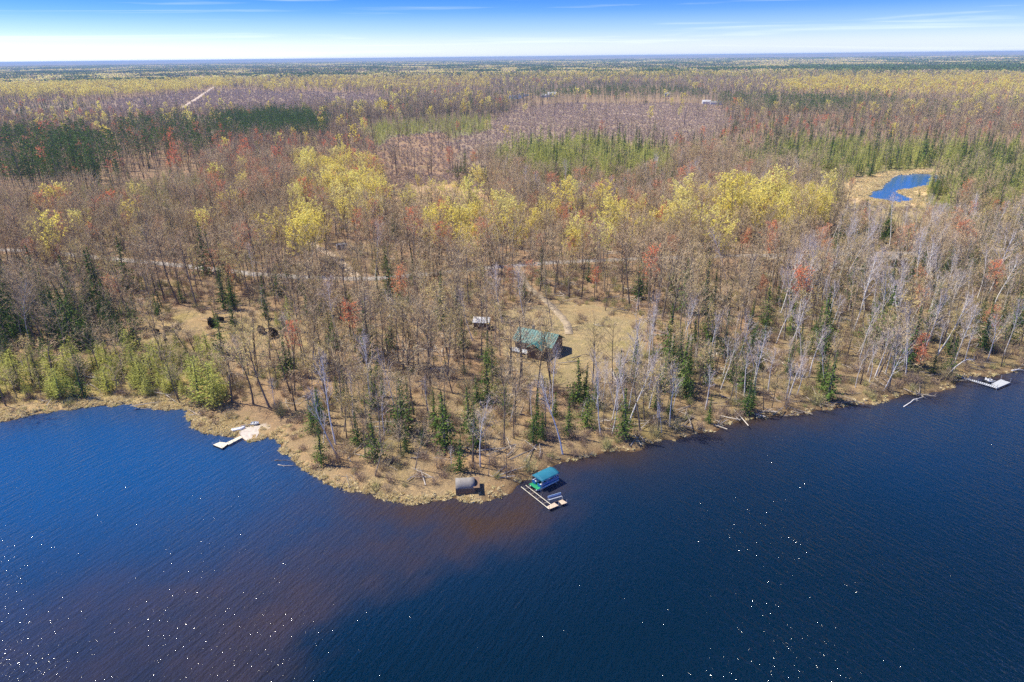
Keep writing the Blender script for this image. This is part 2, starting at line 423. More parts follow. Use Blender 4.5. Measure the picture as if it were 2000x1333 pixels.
class MB:
    def __init__(s): s.v = []; s.f = []; s.n = 0
    def add(s, verts, faces):
        verts = np.asarray(verts, float)
        s.v.append(verts); s.f += [tuple(int(i) + s.n for i in q) for q in faces]; s.n += len(verts)
    def box(s, cx, cy, cz, sx, sy, sz, rz=0.0, top=(1, 1)):
        c, n = math.cos(rz), math.sin(rz); vs_ = []
        for k, (z, tx, ty) in enumerate(((-.5, 1, 1), (.5, *top))):
            for x, y in ((-.5, -.5), (.5, -.5), (.5, .5), (-.5, .5)):
                X, Y = x * sx * tx, y * sy * ty
                vs_.append((cx + X * c - Y * n, cy + X * n + Y * c, cz + z * sz))
        s.add(vs_, [(3, 2, 1, 0), (4, 5, 6, 7), (0, 1, 5, 4), (1, 2, 6, 5), (2, 3, 7, 6), (3, 0, 4, 7)])
        return s
    def tube(s, path, rad, sides=6, cap=True):
        path = np.asarray(path, float); n = len(path)
        rad = np.broadcast_to(rad, (n,))
        vs_ = []
        for i in range(n):
            t = path[min(i + 1, n - 1)] - path[max(i - 1, 0)]; t = t / (np.linalg.norm(t) + 1e-9)
            a = np.cross(t, [0.31, 0.95, 0.05]) if abs(t[2]) > .5 else np.cross(t, [0, 0, 1.0])
            a /= np.linalg.norm(a) + 1e-9; b = np.cross(t, a)
            for k in range(sides):
                w = 2 * math.pi * k / sides
                vs_.append(path[i] + rad[i] * (math.cos(w) * a + math.sin(w) * b))
        fs = [(i * sides + k, i * sides + (k + 1) % sides, (i + 1) * sides + (k + 1) % sides, (i + 1) * sides + k) for i in range(n - 1) for k in range(sides)]
        if cap: fs += [tuple(range(sides))[::-1], tuple((n - 1) * sides + k for k in range(sides))]
        s.add(vs_, fs); return s
    def prism(s, pts, z0, z1):
        n = len(pts)
        s.add([(x, y, z0) for x, y in pts] + [(x, y, z1) for x, y in pts],
              [tuple(range(n))[::-1], tuple(range(n, 2 * n))] + [(i, (i + 1) % n, n + (i + 1) % n, n + i) for i in range(n)])
        return s
    def slivers(s, a, b, w, rng):
        a = np.asarray(a, float); b = np.asarray(b, float); k = len(a)
        if not k: return s
        d = b - a
        p = np.cross(d, rng.normal(size=(k, 3))); p /= np.linalg.norm(p, axis=1)[:, None] + 1e-9
        p *= (np.broadcast_to(w, (k,)) / 2)[:, None]
        vv = np.empty((k * 3, 3)); vv[0::3] = a - p; vv[1::3] = a + p; vv[2::3] = b
        s.add(vv, np.arange(k * 3).reshape(k, 3)); return s
    def leaves(s, c, size, rng, flat=0.0):
        c = np.asarray(c, float); k = len(c)
        if not k: return s
        a = rng.normal(size=(k, 3)); a[:, 2] *= 1 - flat; a /= np.linalg.norm(a, axis=1)[:, None]
        b = np.cross(a, rng.normal(size=(k, 3))); b[:, 2] *= 1 - flat; b /= np.linalg.norm(b, axis=1)[:, None] + 1e-9
        h = (np.broadcast_to(size, (k,)) / 2)[:, None]
        vv = np.empty((k * 4, 3)); vv[0::4] = c - a * h; vv[1::4] = c - b * h * .7; vv[2::4] = c + a * h; vv[3::4] = c + b * h * .7
        s.add(vv, np.arange(k * 4).reshape(k, 4)); return s
    def mesh(s, name, mat, smooth_=False):
        me = bpy.data.meshes.new(name)
        if s.v: me.from_pydata(np.vstack(s.v).tolist(), [], s.f)
        if mat is not None: me.materials.append(mat)
        if smooth_: me.polygons.foreach_set('use_smooth', [True] * len(me.polygons))
        me.update(); return me
    def obj(s, name, mat, parent=None, smooth_=False):
        return link(name, s.mesh(name, mat, smooth_), parent)

def grid_mesh(name, X, Y, Z, mat, attr=None):
    h, w = X.shape
    me = bpy.data.meshes.new(name)
    v = np.stack([X, Y, Z], -1).reshape(-1, 3)
    idx = np.arange(h * w).reshape(h, w)
    q = np.stack([idx[:-1, :-1], idx[:-1, 1:], idx[1:, 1:], idx[1:, :-1]], -1).reshape(-1, 4)
    me.vertices.add(len(v)); me.vertices.foreach_set('co', v.ravel())
    me.loops.add(q.size); me.loops.foreach_set('vertex_index', q.ravel().astype(np.int32))
    me.polygons.add(len(q)); me.polygons.foreach_set('loop_start', (np.arange(len(q)) * 4).astype(np.int32))
    me.polygons.foreach_set('use_smooth', np.ones(len(q), bool))
    me.update(calc_edges=True)
    if attr:
        a = me.color_attributes.new(attr[0], 'FLOAT_COLOR', 'POINT')
        c = np.ones((len(v), 4), np.float32); c[:, :attr[1].shape[-1]] = attr[1].reshape(len(v), -1)
        a.data.foreach_set('color', c.ravel())
    me.materials.append(mat)
    return me

# ------------------------------------------------------------------ vegetation map (painted over the ground as seen in plan)
SPEC = ['bare', 'birch', 'bud', 'yellow', 'red', 'spruce', 'pine', 'tam']
def W(**k):
    a = np.array([k.get(s, 0.0) for s in SPEC]); return a / max(a.sum(), 1e-9)
def rect(x0, y0, x1, y1): return [(x0, y0), (x1, y0), (x1, y1), (x0, y1)]
# polygon of tree FEET in picture pixels, density, species, brush density, ground tint, height factor
LIT = (0.285, 0.205, 0.125)
LITR = (0.26, 0.185, 0.122)
MAUV = (0.27, 0.212, 0.16)
ZONES = [
    ('yard', [(965, 612), (1110, 590), (1250, 610), (1262, 690), (1215, 735), (1120, 770), (1035, 735), (985, 690)], 0.09, W(bare=.8, birch=.2), 0.3, (0.30, 0.24, 0.135), 1.0),
    ('marsh_left', [(-900, 905), (-900, 820), (-200, 820), (0, 795), (120, 782), (250, 774), (300, 783), (355, 785), (395, 815), (420, 832), (500, 838), (540, 850), (520, 870), (300, 830)], 0.0, W(bare=1), 0.3, (0.38, 0.295, 0.165), 1),
    ('landing', [(462, 838), (482, 828), (512, 830), (508, 846), (488, 858), (468, 852)], 0.0, W(bare=1), 0, (0.50, 0.44, 0.37), 1),
    ('pondmarsh', MARSH_PX, 0.0, W(tam=1), 0.05, (0.56, 0.43, 0.24), 1),
    ('pond_front', [(1640, 388), (1700, 398), (1830, 400), (1850, 430), (1830, 446), (1650, 446), (1625, 410)], 0.9, W(tam=.5, bare=.5), 0.6, (0.36, 0.29, 0.15), 0.28),
    ('larch_shore', [(-900, 850), (-900, 720), (-100, 725), (100, 712), (240, 700), (330, 690), (415, 690), (432, 740), (425, 800), (350, 783), (250, 772), (120, 780), (0, 792)], 2.0, W(tam=.68, bare=.22, spruce=.07, bud=.03), 0.9, (0.32, 0.25, 0.12), 0.6),
    ('spruce_left', [(-900, 720), (-900, 600), (40, 585), (150, 590), (235, 610), (275, 640), (270, 690), (100, 708), (-100, 722)], 1.4, W(spruce=.66, bare=.32, birch=.02), 0.9, (0.27, 0.19, 0.12), 0.92),
    ('windfall', [(235, 630), (330, 605), (600, 615), (610, 690), (500, 700), (420, 690), (330, 690), (275, 690)], 0.2, W(bare=.66, spruce=.22, tam=.12), 0.4, (0.31, 0.235, 0.13), 0.85),
    ('point_front', [(545, 850), (700, 760), (1000, 770), (1110, 800), (1180, 870), (1000, 955), (900, 975), (740, 955), (620, 915)], 1.0, W(bare=.44, spruce=.34, birch=.16, bud=.06), 1.1, (0.28, 0.21, 0.125), 0.85),
    ('east_front', [(1180, 870), (1110, 790), (1270, 680), (1500, 640), (1760, 740), (1800, 770), (1500, 815), (1300, 855)], 1.25, W(birch=.36, bare=.26, spruce=.30, bud=.08), 1.4, (0.255, 0.195, 0.115), 0.85),
    ('shore_east', [(1480, 640), (1560, 520), (1640, 455), (2900, 440), (2900, 720), (2000, 715), (1900, 725), (1860, 752), (1780, 765)], 1.2, W(birch=.36, bare=.32, spruce=.21, bud=.08, red=.03), 1.3, (0.26, 0.21, 0.115), 0.95),
    ('house_lawn', [(1655, 500), (1800, 498), (1810, 545), (1700, 560), (1640, 540)], 0.12, W(birch=.5, bare=.3, spruce=.2), 0.1, (0.30, 0.32, 0.11), 1),
    ('behind_roof', [(580, 335), (585, 520), (700, 500), (760, 450), (745, 380), (690, 345)], 0.85, W(yellow=.32, bare=.48, bud=.10, red=.10), 0.3, LITR, 1.0),
    ('yellow_mid', [(840, 450), (960, 440), (1000, 505), (960, 535), (850, 530)], 0.85, W(yellow=.38, bare=.42, bud=.12, red=.08), 0.3, LITR, 1.0),
    ('yellow_east', [(1310, 430), (1400, 420), (1560, 425), (1620, 455), (1600, 500), (1330, 498)], 0.9, W(yellow=.46, bare=.34, bud=.15, red=.05), 0.3, LITR, 1.05),
    ('yellow_line', [(960, 440), (1310, 430), (1330, 505), (1000, 515)], 0.9, W(yellow=.18, bare=.50, bud=.22, red=.10), 0.3, LITR, 0.95),
    ('clearing', [(755, 372), (860, 360), (960, 375), (965, 410), (900, 432), (800, 430), (760, 410)], 0.10, W(bare=.8, yellow=.2), 0.12, (0.44, 0.32, 0.19), 0.9),
    ('redbrush', [(728, 290), (770, 270), (860, 260), (900, 300), (880, 345), (960, 372), (860, 360), (755, 372), (735, 340)], 0.10, W(bare=1), 0.9, (0.29, 0.20, 0.13), 1.1),
    ('spruce_clump', [(865, 345), (950, 345), (965, 378), (880, 374)], 1.0, W(spruce=.6, bare=.3, birch=.1), 0.2, LITR, 0.6),
    ('larch_mid', [(970, 312), (1030, 292), (1120, 284), (1250, 290), (1320, 318), (1300, 362), (1180, 374), (1050, 366), (985, 348)], 1.8, W(tam=.82, spruce=.16, bare=.02), 0.3, (0.22, 0.21, 0.09), 1.12),
    ('redwood_left', [(420, 300), (540, 285), (640, 285), (735, 300), (740, 350), (590, 360), (540, 420), (400, 400)], 1.0, W(bare=.72, red=.20, yellow=.02, spruce=.06), 0.35, LITR, 1.0),
    ('pine_edge', [(-900, 290), (60, 285), (200, 295), (250, 330), (240, 372), (100, 382), (-900, 392)], 1.15, W(pine=.82, bare=.13, red=.05), 0.3, (0.24, 0.17, 0.11), 1.15),
    ('pine_row', [(225, 270), (450, 262), (480, 300), (430, 330), (260, 330)], 1.1, W(pine=.66, red=.12, bare=.22), 0.3, LITR, 1.1),
    ('plantation', [(440, 246), (500, 236), (600, 240), (650, 256), (620, 284), (540, 290), (450, 282)], 1.9, W(pine=.97, bare=.03), 0.1, (0.22, 0.15, 0.10), 0.95),
    ('thicket_left', [(-900, 392), (240, 372), (420, 340), (480, 400), (330, 425), (100, 430), (-900, 450)], 1.0, W(tam=.40, bare=.52, spruce=.05, bud=.03), 0.5, (0.24, 0.21, 0.12), 0.65),
    ('olive_band', [(700, 262), (745, 246), (850, 236), (950, 232), (965, 250), (900, 268), (800, 284), (730, 284)], 1.8, W(tam=.78, bare=.2, spruce=.02), 0.2, (0.23, 0.22, 0.12), 0.75),
    ('cutover', [(955, 240), (1000, 215), (1080, 205), (1200, 203), (1400, 205), (1430, 240), (1400, 270), (1300, 285), (1120, 280), (1000, 300), (960, 330), (890, 345), (865, 290), (900, 270)], 0.06, W(bare=.9, yellow=.06, spruce=.04), 1.1, MAUV, 1.0),
    ('cut_left', [(170, 218), (230, 196), (340, 184), (430, 176), (560, 180), (740, 185), (780, 205), (740, 226), (560, 224), (420, 226), (200, 226)], 0.16, W(bare=.9, spruce=.07, yellow=.03), 0.9, MAUV, 0.9),
    ('trail_conifer', [(0, 205), (170, 205), (420, 226), (560, 226), (640, 240), (460, 262), (200, 270), (0, 262)], 0.95, W(spruce=.36, bare=.54, red=.05, yellow=.05), 0.2, MAUV, 0.9),
    ('pine_line', [(1030, 190), (1150, 184), (1380, 186), (1380, 200), (1200, 202), (1040, 200)], 1.1, W(pine=.9, bare=.1), 0.1, (0.27, 0.2, 0.13), 1.0),
    ('pine_line_east', [(1330, 196), (1500, 198), (1760, 200), (1780, 218), (1600, 236), (1480, 232), (1400, 220)], 0.95, W(pine=.72, bare=.24, tam=.04), 0.2, LITR, 1.0),
    ('larch_pond', [(1430, 315), (1500, 290), (1600, 284), (1800, 290), (2900, 285), (2900, 460), (1990, 440), (1900, 428), (1840, 405), (1800, 384), (1815, 366), (1880, 346), (1800, 331), (1735, 336), (1668, 350), (1560, 352), (1450, 345)], 1.8, W(tam=.58, spruce=.34, bare=.08), 0.3, (0.24, 0.22, 0.10), 0.98),
    ('larch_pond_w', [(1590, 352), (1668, 350), (1640, 372), (1660, 395), (1620, 405), (1585, 385)], 1.7, W(tam=.9, bare=.1), 0.3, (0.29, 0.25, 0.115), 0.5),
    ('mixed_east', [(1400, 240), (1700, 238), (1760, 262), (1700, 292), (1500, 296), (1430, 320), (1330, 318), (1300, 290)], 0.85, W(bare=.52, spruce=.24, red=.10, tam=.14), 0.4, LITR, 0.85),
    ('birch_mid', [(960, 372), (1180, 374), (1440, 345), (1590, 352), (1600, 420), (1400, 430), (1000, 440)], 1.0, W(bare=.70, birch=.18, spruce=.05, red=.07), 0.35, LITR, 0.88),
    ('yellow_far_w', [(-900, 196), (-900, 158), (200, 158), (440, 160), (445, 178), (330, 186), (200, 196)], 1.1, W(yellow=.72, bare=.28), 0, LITR, 1.0),
    ('yellow_far_m', [(445, 160), (960, 156), (960, 178), (740, 184), (445, 178)], 0.9, W(yellow=.28, bare=.66, spruce=.06), 0, LITR, 1.0),
    ('yellow_far_e', [(1500, 172), (1600, 158), (2900, 148), (2900, 196), (1800, 198), (1560, 192)], 1.1, W(yellow=.50, bare=.46, red=.04), 0, LITR, 1.0),
    ('conifer_far_e', [(1560, 147), (1600, 133), (2900, 128), (2900, 145), (2000, 147)], 1.2, W(pine=.97, bare=.03), 0, (0.25, 0.18, 0.12), 1.15),
    ('conifer_far_m', [(900, 147), (1080, 142), (1560, 138), (1560, 152), (1250, 158), (1000, 158)], 1.1, W(pine=.55, bare=.25, yellow=.20), 0, (0.3, 0.22, 0.14), 1.1),
    ('conifer_lake', [(940, 182), (1050, 180), (1130, 170), (1300, 168), (1330, 184), (1030, 190), (960, 196)], 1.0, W(spruce=.5, pine=.2, bare=.3), 0, LITR, 0.9),
]
DEFAULT_NEAR = (0.74, W(bare=.72, bud=.10, spruce=.13, birch=.03, red=.02), 1.2, LIT, 1.0)
DEFAULT_MID = (0.85, W(bare=.77, red=.07, yellow=.022, bud=.09, spruce=.045), 0.8, LITR, 1.0)
DEFAULT_FAR = (1.15, W(bare=.80, yellow=.06, spruce=.08, pine=.04, red=.02), 0.1, (0.20, 0.15, 0.11), 1.1)
DEFAULT_VFAR = (1.3, W(bare=.58, yellow=.12, pine=.30), 0.0, (0.18, 0.14, 0.10), 1.1)

def warp(x, y):
    return 20 * wob(x, y, 42, 3) + 9 * wob(x, y, 11, 1), 0.5 * (8 * wob(x, y, 38, 6) + 4 * wob(x, y, 10, 2))

def zone_eval(u, v):
    n = len(u)
    dens = np.empty(n); brush = np.empty(n); wt = np.empty((n, len(SPEC))); tint = np.empty((n, 3)); hf = np.empty(n); zid = np.full(n, -1)
    for lo, hi, (d, w, b, t, h) in ((540, 1e9, DEFAULT_NEAR), (250, 540, DEFAULT_MID), (160, 250, DEFAULT_FAR), (-1e9, 160, DEFAULT_VFAR)):
        m = (v >= lo) & (v < hi)
        dens[m] = d; brush[m] = b; wt[m] = w; tint[m] = t; hf[m] = h
    todo = np.ones(n, bool)
    for k, (nm, poly, d, w, b, t, h) in enumerate(ZONES):
        pa = np.array(poly)
        bb = todo & (u >= pa[:, 0].min()) & (u <= pa[:, 0].max()) & (v >= pa[:, 1].min()) & (v <= pa[:, 1].max())
        ii = np.nonzero(bb)[0]
        if not len(ii): continue
        ii = ii[inside(poly, u[ii], v[ii])]
        dens[ii] = d; brush[ii] = b; wt[ii] = w; tint[ii] = t; hf[ii] = h; zid[ii] = k; todo[ii] = False
    return dens, wt, brush, tint, hf, zid

ZN = {z[0]: i for i, z in enumerate(ZONES)}

# roads as picture polylines -> world
def px_line(pts, z=1.6, n=120):
    w = P(np.array([p[0] for p in pts], float), np.array([p[1] for p in pts], float), z)[:, :2]
    t = np.concatenate([[0], np.cumsum(np.hypot(*np.diff(w, axis=0).T))])
    tt = np.linspace(0, t[-1], n)
    x = np.interp(tt, t, w[:, 0]); y = np.interp(tt, t, w[:, 1])
    k = np.ones(7) / 7
    for _ in range(2):
        xs = np.convolve(np.pad(x, 3, mode='edge'), k, 'valid'); ys = np.convolve(np.pad(y, 3, mode='edge'), k, 'valid')
        xs[0], xs[-1], ys[0], ys[-1] = x[0], x[-1], y[0], y[-1]; x, y = xs, ys
    return np.stack([x, y], -1)
ROADS = [
    ('gravel_road', px_line([(-500, 470), (-100, 482), (116, 496), (225, 507), (300, 515), (412, 525), (487, 535), (581, 543), (700, 547), (800, 540), (920, 527), (1050, 515), (1200, 508), (1350, 503), (1500, 500), (1660, 497), (1900, 490), (2300, 480)], 1.6, 260), 4.2, (0.33, 0.30, 0.275)),
    ('driveway', px_line([(1490, 500), (1560, 514), (1640, 524), (1700, 528), (1745, 523)], 1.6, 60), 3.4, (0.44, 0.40, 0.36)),
    ('cabin_driveway', px_line([(1010, 520), (1030, 560), (1080, 600), (1108, 632), (1112, 655)], 1.6, 60), 2.4, (0.34, 0.27, 0.185)),
    ('sand_trail', px_line([(353, 213), (372, 201), (392, 188), (412, 174), (420, 168)], 1.6, 40), 8.0, (0.55, 0.44, 0.34)),
    ('cutover_track', px_line([(1190, 224), (1215, 220), (1260, 226), (1310, 233), (1365, 236)], 1.6, 50), 4.0, (0.56, 0.42, 0.32)),
    ('far_track', px_line([(430, 212), (520, 211), (640, 211.5), (760, 213)], 1.6, 40), 5.0, (0.56, 0.42, 0.34)),
    ('camper_track', px_line([(540, 474), (570, 470), (610, 478), (650, 500), (700, 542)], 1.6, 50), 3.4, (0.56, 0.44, 0.32)),
]

# ------------------------------------------------------------------ ground sheet
MAT['ground'] = ground_mat()
r1 = 60 * 1.0062 ** np.arange(0, int(math.log(340 / 60) / math.log(1.0062)) + 1)
r2 = r1[-1] * 1.022 ** np.arange(1, int(math.log(60000 / r1[-1]) / math.log(1.022)) + 2)
rr = np.concatenate([[5, 20, 35, 48], r1, r2])
aa = np.radians(np.linspace(-64, 64, 470))
RRg, AAg = np.meshgrid(rr, aa, indexing='ij')
GX, GY = RRg * np.sin(AAg), RRg * np.cos(AAg)
GS = shore_sd(GX, GY)
GZ = land_z(GX, GY, GS)
gu, gv = proj(GX.ravel(), GY.ravel(), GZ.ravel())
wu_, wv_ = warp(GX.ravel(), GY.ravel())
_, _, _, gt, _, _ = zone_eval(gu + wu_, gv + wv_)
gt = gt.reshape(*GX.shape, 3)
k = (1 - smooth((GS - 0.8) / 4))[..., None] * (GS > -0.2)[..., None]
kc = np.where((gu.reshape(GX.shape) < 940)[..., None], np.array([0.36, 0.28, 0.16]), np.array([0.16, 0.115, 0.065]))
gt = gt * (1 - 0.6 * k) + kc * 0.6 * k
gt = np.where((GS < 0.2)[..., None], np.array([0.10, 0.065, 0.035]), gt)
# far ground stands for closed woods: broad belts of hardwood, budding crowns and conifers
far = smooth((RRg - 6000) / 5000)[..., None]
belt = (wob(GX, GY * 1.0, 700, 1) + 0.7 * wob(GX, GY * 1.5, 260, 2))[..., None]
fc = np.where(belt > 0.45, np.array([0.06, 0.09, 0.045]), np.where(belt < -0.55, np.array([0.36, 0.29, 0.14]), np.array([0.22, 0.165, 0.12])))
gt = gt * (1 - far) + fc * far
me = grid_mesh('ground', GX, GY, GZ, MAT['ground'], ('tint', gt))
tag(link('ground', me), 'forest floor of tan leaf litter and cut-over brush reaching the horizon', 'ground', kind='structure')

# lake water
lx, ly = np.meshgrid(np.concatenate([np.arange(-900, -160, 12.0), np.arange(-160, 190, 1.5), np.arange(190, 900, 12.0)]), np.concatenate([np.arange(-400, 40, 8.0), np.arange(40, 250, 1.5)]))
lsd = shore_sd(lx, ly)
SHELF = P(np.array([1120, 1105, 1075, 1010, 900, 790, 700, 620, 560, 480, -600, -900, -900, 600.]), np.array([925, 985, 1035, 1065, 1102, 1140, 1185, 1260, 1333, 1500, 1500, 1100, 780, 780.]), 0)[:, :2]
sdist = dist_poly(SHELF, lx, ly); sdist = np.where(inside(SHELF, lx, ly), sdist, -sdist)
shelf = smooth((sdist + 5.0 + 3.5 * wob(lx, ly, 6) + 2.5 * wob(lx, ly, 2.2, 3)) / 13.0)
sdep = -lsd
bayfac = np.clip((lx + 45) / 35, 0.15, 1)
near = np.exp(-np.maximum(sdep, 0) / 6.0) * (0.35 + 0.65 * bayfac)
brownpatch = np.exp(-((lx - (-6)) / 34) ** 2 - ((ly - 93) / 14.0) ** 2) + 0.6 * np.exp(-((lx + 48) / 26) ** 2 - ((ly - 76) / 9.0) ** 2)
near = np.clip(near + 0.75 * brownpatch * shelf, 0, 1)
blue = smooth((ly - 62 - 0.25 * lx) / 75) * smooth((-lx + 60) / 120) + 0.42 * smooth((ly - 70) / 80) * smooth((lx - 10) / 70)  # sky reflection painted into the water colour: left bay, weaker at the far right
bed_and_reflection = np.stack([np.clip(shelf * (0.55 + 0.45 * smooth((120 - ly) / 60)), 0, 1), near, np.clip(blue, 0, 1)], -1)
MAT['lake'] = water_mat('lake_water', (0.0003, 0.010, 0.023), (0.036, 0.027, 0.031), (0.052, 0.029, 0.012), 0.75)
me = grid_mesh('lake', lx, ly, 0 * lx, MAT['lake'], ('bed_and_reflection', bed_and_reflection))
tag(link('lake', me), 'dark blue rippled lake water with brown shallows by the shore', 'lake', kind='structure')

MAT['pond'] = water_mat('pond_water', (0.03, 0.115, 0.25), (0.03, 0.10, 0.2), (0.03, 0.05, 0.08), 0.12)
def water_poly(name, poly, z, label):
    me = bpy.data.meshes.new(name)
    me.from_pydata([(x, y, z) for x, y in poly], [], [tuple(range(len(poly)))])
    me.materials.append(MAT['pond'])
    tag(link(name, me), label, 'pond', kind='structure')
pc = POND.mean(0)
water_poly('pond', POND + (POND - pc) / np.linalg.norm(POND - pc, axis=1)[:, None] * 0.8, POND_Z, 'small bright blue pond ringed by dry marsh grass')
water_poly('river_water', RIVER + (RIVER - RIVER.mean(0)) * 0.2, 1.35, 'sliver of pale water far back among dark conifers')

for nm, ln, wd, col in ROADS:
    t = np.gradient(ln, axis=0); t /= np.linalg.norm(t, axis=1)[:, None]
    nrm = np.stack([-t[:, 1], t[:, 0]], -1)
    offs = np.array([-0.5, -0.46, 0, 0.46, 0.5])
    X = ln[:, None, 0] + nrm[:, None, 0] * offs * wd + 0.18 * wob(ln[:, None, 0] * 3, ln[:, None, 1] * 3, 5)
    Y = ln[:, None, 1] + nrm[:, None, 1] * offs * wd
    Z = land_z(X, Y) + np.array([-0.1, 0.10, 0.14, 0.10, -0.1])
    mt = mat_simple(nm + '_surface', col, 0.95, 0.1, 0, 0.22, 0.6)
    tag(link(nm, grid_mesh(nm, X, Y, Z, mt)), kind='structure')

# ------------------------------------------------------------------ tree prototypes
def hardwood(rng, H, base=0.40, nl=16, ll=0.27, up=(38, 62), q=1.0, leaf=None, leafn=0, leafs=0.3, trunk_r=0.15, curve=0.5, fork=False, twn=1.0, wmul=1.0):
    """returns trunk MB (trunk and limbs), twig MB, leaf centres"""
    T, C, Lf = MB(), MB(), MB()
    hi = q > 0.6
    n = 7 if hi else 4
    t = np.linspace(0, 1, n)
    ph = rng.uniform(0, 6.28)
    amp = curve * H / 16
    path = np.stack([amp * np.sin(t * 2.2 + ph) * t + rng.normal(0, .08, n) * t, amp * np.cos(t * 1.9 + ph) * t + rng.normal(0, .08, n) * t, t * H * .97], -1)
    path[0, :2] = 0
    rad = trunk_r * (1 - t) ** .8 + .022
    rad[0] *= 1.25
    T.tube(path, rad * (1 if hi else 1.25), 6 if hi else 3, False)
    nl_ = max(4, int(nl * (1 if hi else (0.65 if q > .2 else 0.4))))
    tips = []; a0 = []; b0 = []; w0 = []
    for i in range(nl_):
        f = base + (0.96 - base) * (i + rng.uniform(0, .8)) / nl_
        p0 = np.array([np.interp(f, t, path[:, k]) for k in range(3)])
        az = i * 2.4 + rng.normal(0, .4)
        el = R(rng.uniform(*up)) + (f - .5) * .35
        shape = 0.55 + 0.75 * math.sin(math.pi * min(1, (f - base) / (1 - base) * .75 + .18))
        L = ll * H * shape * rng.uniform(.75, 1.15) * (1 - .42 * f)
        d = np.array([math.cos(az) * math.cos(el), math.sin(az) * math.cos(el), math.sin(el)])
        m = 4 if hi else 2
        s = np.linspace(0, 1, m)[:, None]
        lp = p0 + d * L * s + np.array([0, 0, .16 * L]) * s ** 2 + rng.normal(0, .07 * L, (m, 3)) * s
        if q > .2:
            T.tube(lp, np.linspace(.055 * H / 16 * (1.15 - .6 * f), .014, m) * (1 if hi else 1.6), 4 if hi else 3, False)
        else:
            T.slivers(lp[:1], lp[-1:], .22, rng)
        nb = 6 if hi else 4
        for j in range(nb):
            g = .22 + .78 * (j + rng.uniform(0, .9)) / nb
            gi = min(g, 1)
            c0 = np.array([np.interp(gi, s[:, 0], lp[:, k]) for k in range(3)])
            dv = d + rng.normal(0, .62, 3); dv[2] += .25
            dv /= np.linalg.norm(dv)
            l2 = L * rng.uniform(.24, .46) * (1.15 - .45 * gi) + .35
            c1 = c0 + dv * l2
            a0.append(c0); b0.append(c1); w0.append(.045)
            tips.append((c0, c1, dv, l2))
    C.slivers(np.array(a0), np.array(b0), np.array(w0) * (1 if hi else (1.7 if q > .2 else 3.2)) * wmul, rng)
    nt = max(1, int(round(9 * q * twn)))
    A = []; B = []
    lc = []
    for c0, c1, dv, l2 in tips:
        g = rng.uniform(.15, 1, nt)[:, None]
        p = c0 + (c1 - c0) * g
        e = dv * .8 + rng.normal(0, .75, (nt, 3)); e[:, 2] += .35
        e /= np.linalg.norm(e, axis=1)[:, None]
        ln = rng.uniform(.35, .95, nt)[:, None] * (H / 16)
        A.append(p); B.append(p + e * ln)
    A = np.vstack(A); B = np.vstack(B)
    C.slivers(A, B, .036 / min(1, max(q, .10)) ** .92 * wmul, rng)
    if leaf is not None and leafn:
        k = int(leafn * q) + 8
        i = rng.integers(0, len(A), k)
        lc = A[i] + (B[i] - A[i]) * rng.uniform(.2, 1.1, (k, 1)) + rng.normal(0, .16, (k, 3))
        C2 = MB(); C2.leaves(lc, leafs / max(q, .05) ** .5 * rng.uniform(.6, 1.3, k), rng)
        return T, C, C2
    return T, C, None

def conifer(rng, H, Rb, q=1.0, droop=.25, step=.42, per=9, ns=5, leafw=.42, base=.06, gap=0.0, pw=.85, thick=1.0):
    T, C = MB(), MB()
    T.tube([(0, 0, 0), (rng.normal(0, .05), rng.normal(0, .05), H * .5), (0, 0, H * .985)], [.017 * H + .02, .010 * H + .015, .012], 6 if q > .6 else 3, False)
    st = step / max(q, .05) ** .45
    z = H * base
    cs = []; sz = []
    A = []; B = []
    while z < H * .985:
        f = (z - H * base) / (H * (1 - base))
        rl = Rb * (1 - f) ** pw * (1 if f > .12 else .7 + 2.5 * f) + .10
        k = max(3, int(per * (0.45 + .55 * (1 - f)) * (q ** .35)))
        off = rng.uniform(0, 6.28)
        for i in range(k):
            if rng.random() < gap: continue
            az = off + 6.283 * i / k + rng.normal(0, .25)
            L = rl * rng.uniform(.62, 1.18)
            d = np.array([math.cos(az), math.sin(az), 0])
            m = max(2, int(round(ns * q ** .35 * max(.4, L / Rb))))
            s = np.linspace(.25, 1, m)
            pts = np.array([0, 0, z]) + d * (L * s)[:, None]
            pts[:, 2] += -droop * L * s ** 1.3 + .10 * L * s ** 3 + rng.normal(0, .05, m)
            pts += rng.normal(0, .05 * thick, (m, 3))
            cs.append(pts); sz.append(leafw * (1.25 - .55 * s) * (.5 + .5 * L / Rb) / max(q, .05) ** .40)
            A.append(np.array([[0, 0, z]])); B.append(pts[-1:])
        z += st * rng.uniform(.75, 1.25)
    cs = np.vstack(cs); sz = np.concatenate(sz)
    C.leaves(cs, sz, rng, .35)
    if q > .3:
        C.slivers(np.vstack(A), np.vstack(B), .05, rng)
    C.slivers(np.array([[0, 0, H * .93]] * 3), np.array([[rng.normal(0, .05), rng.normal(0, .05), H * 1.01] for _ in range(3)]), .12, rng)
    return T, C

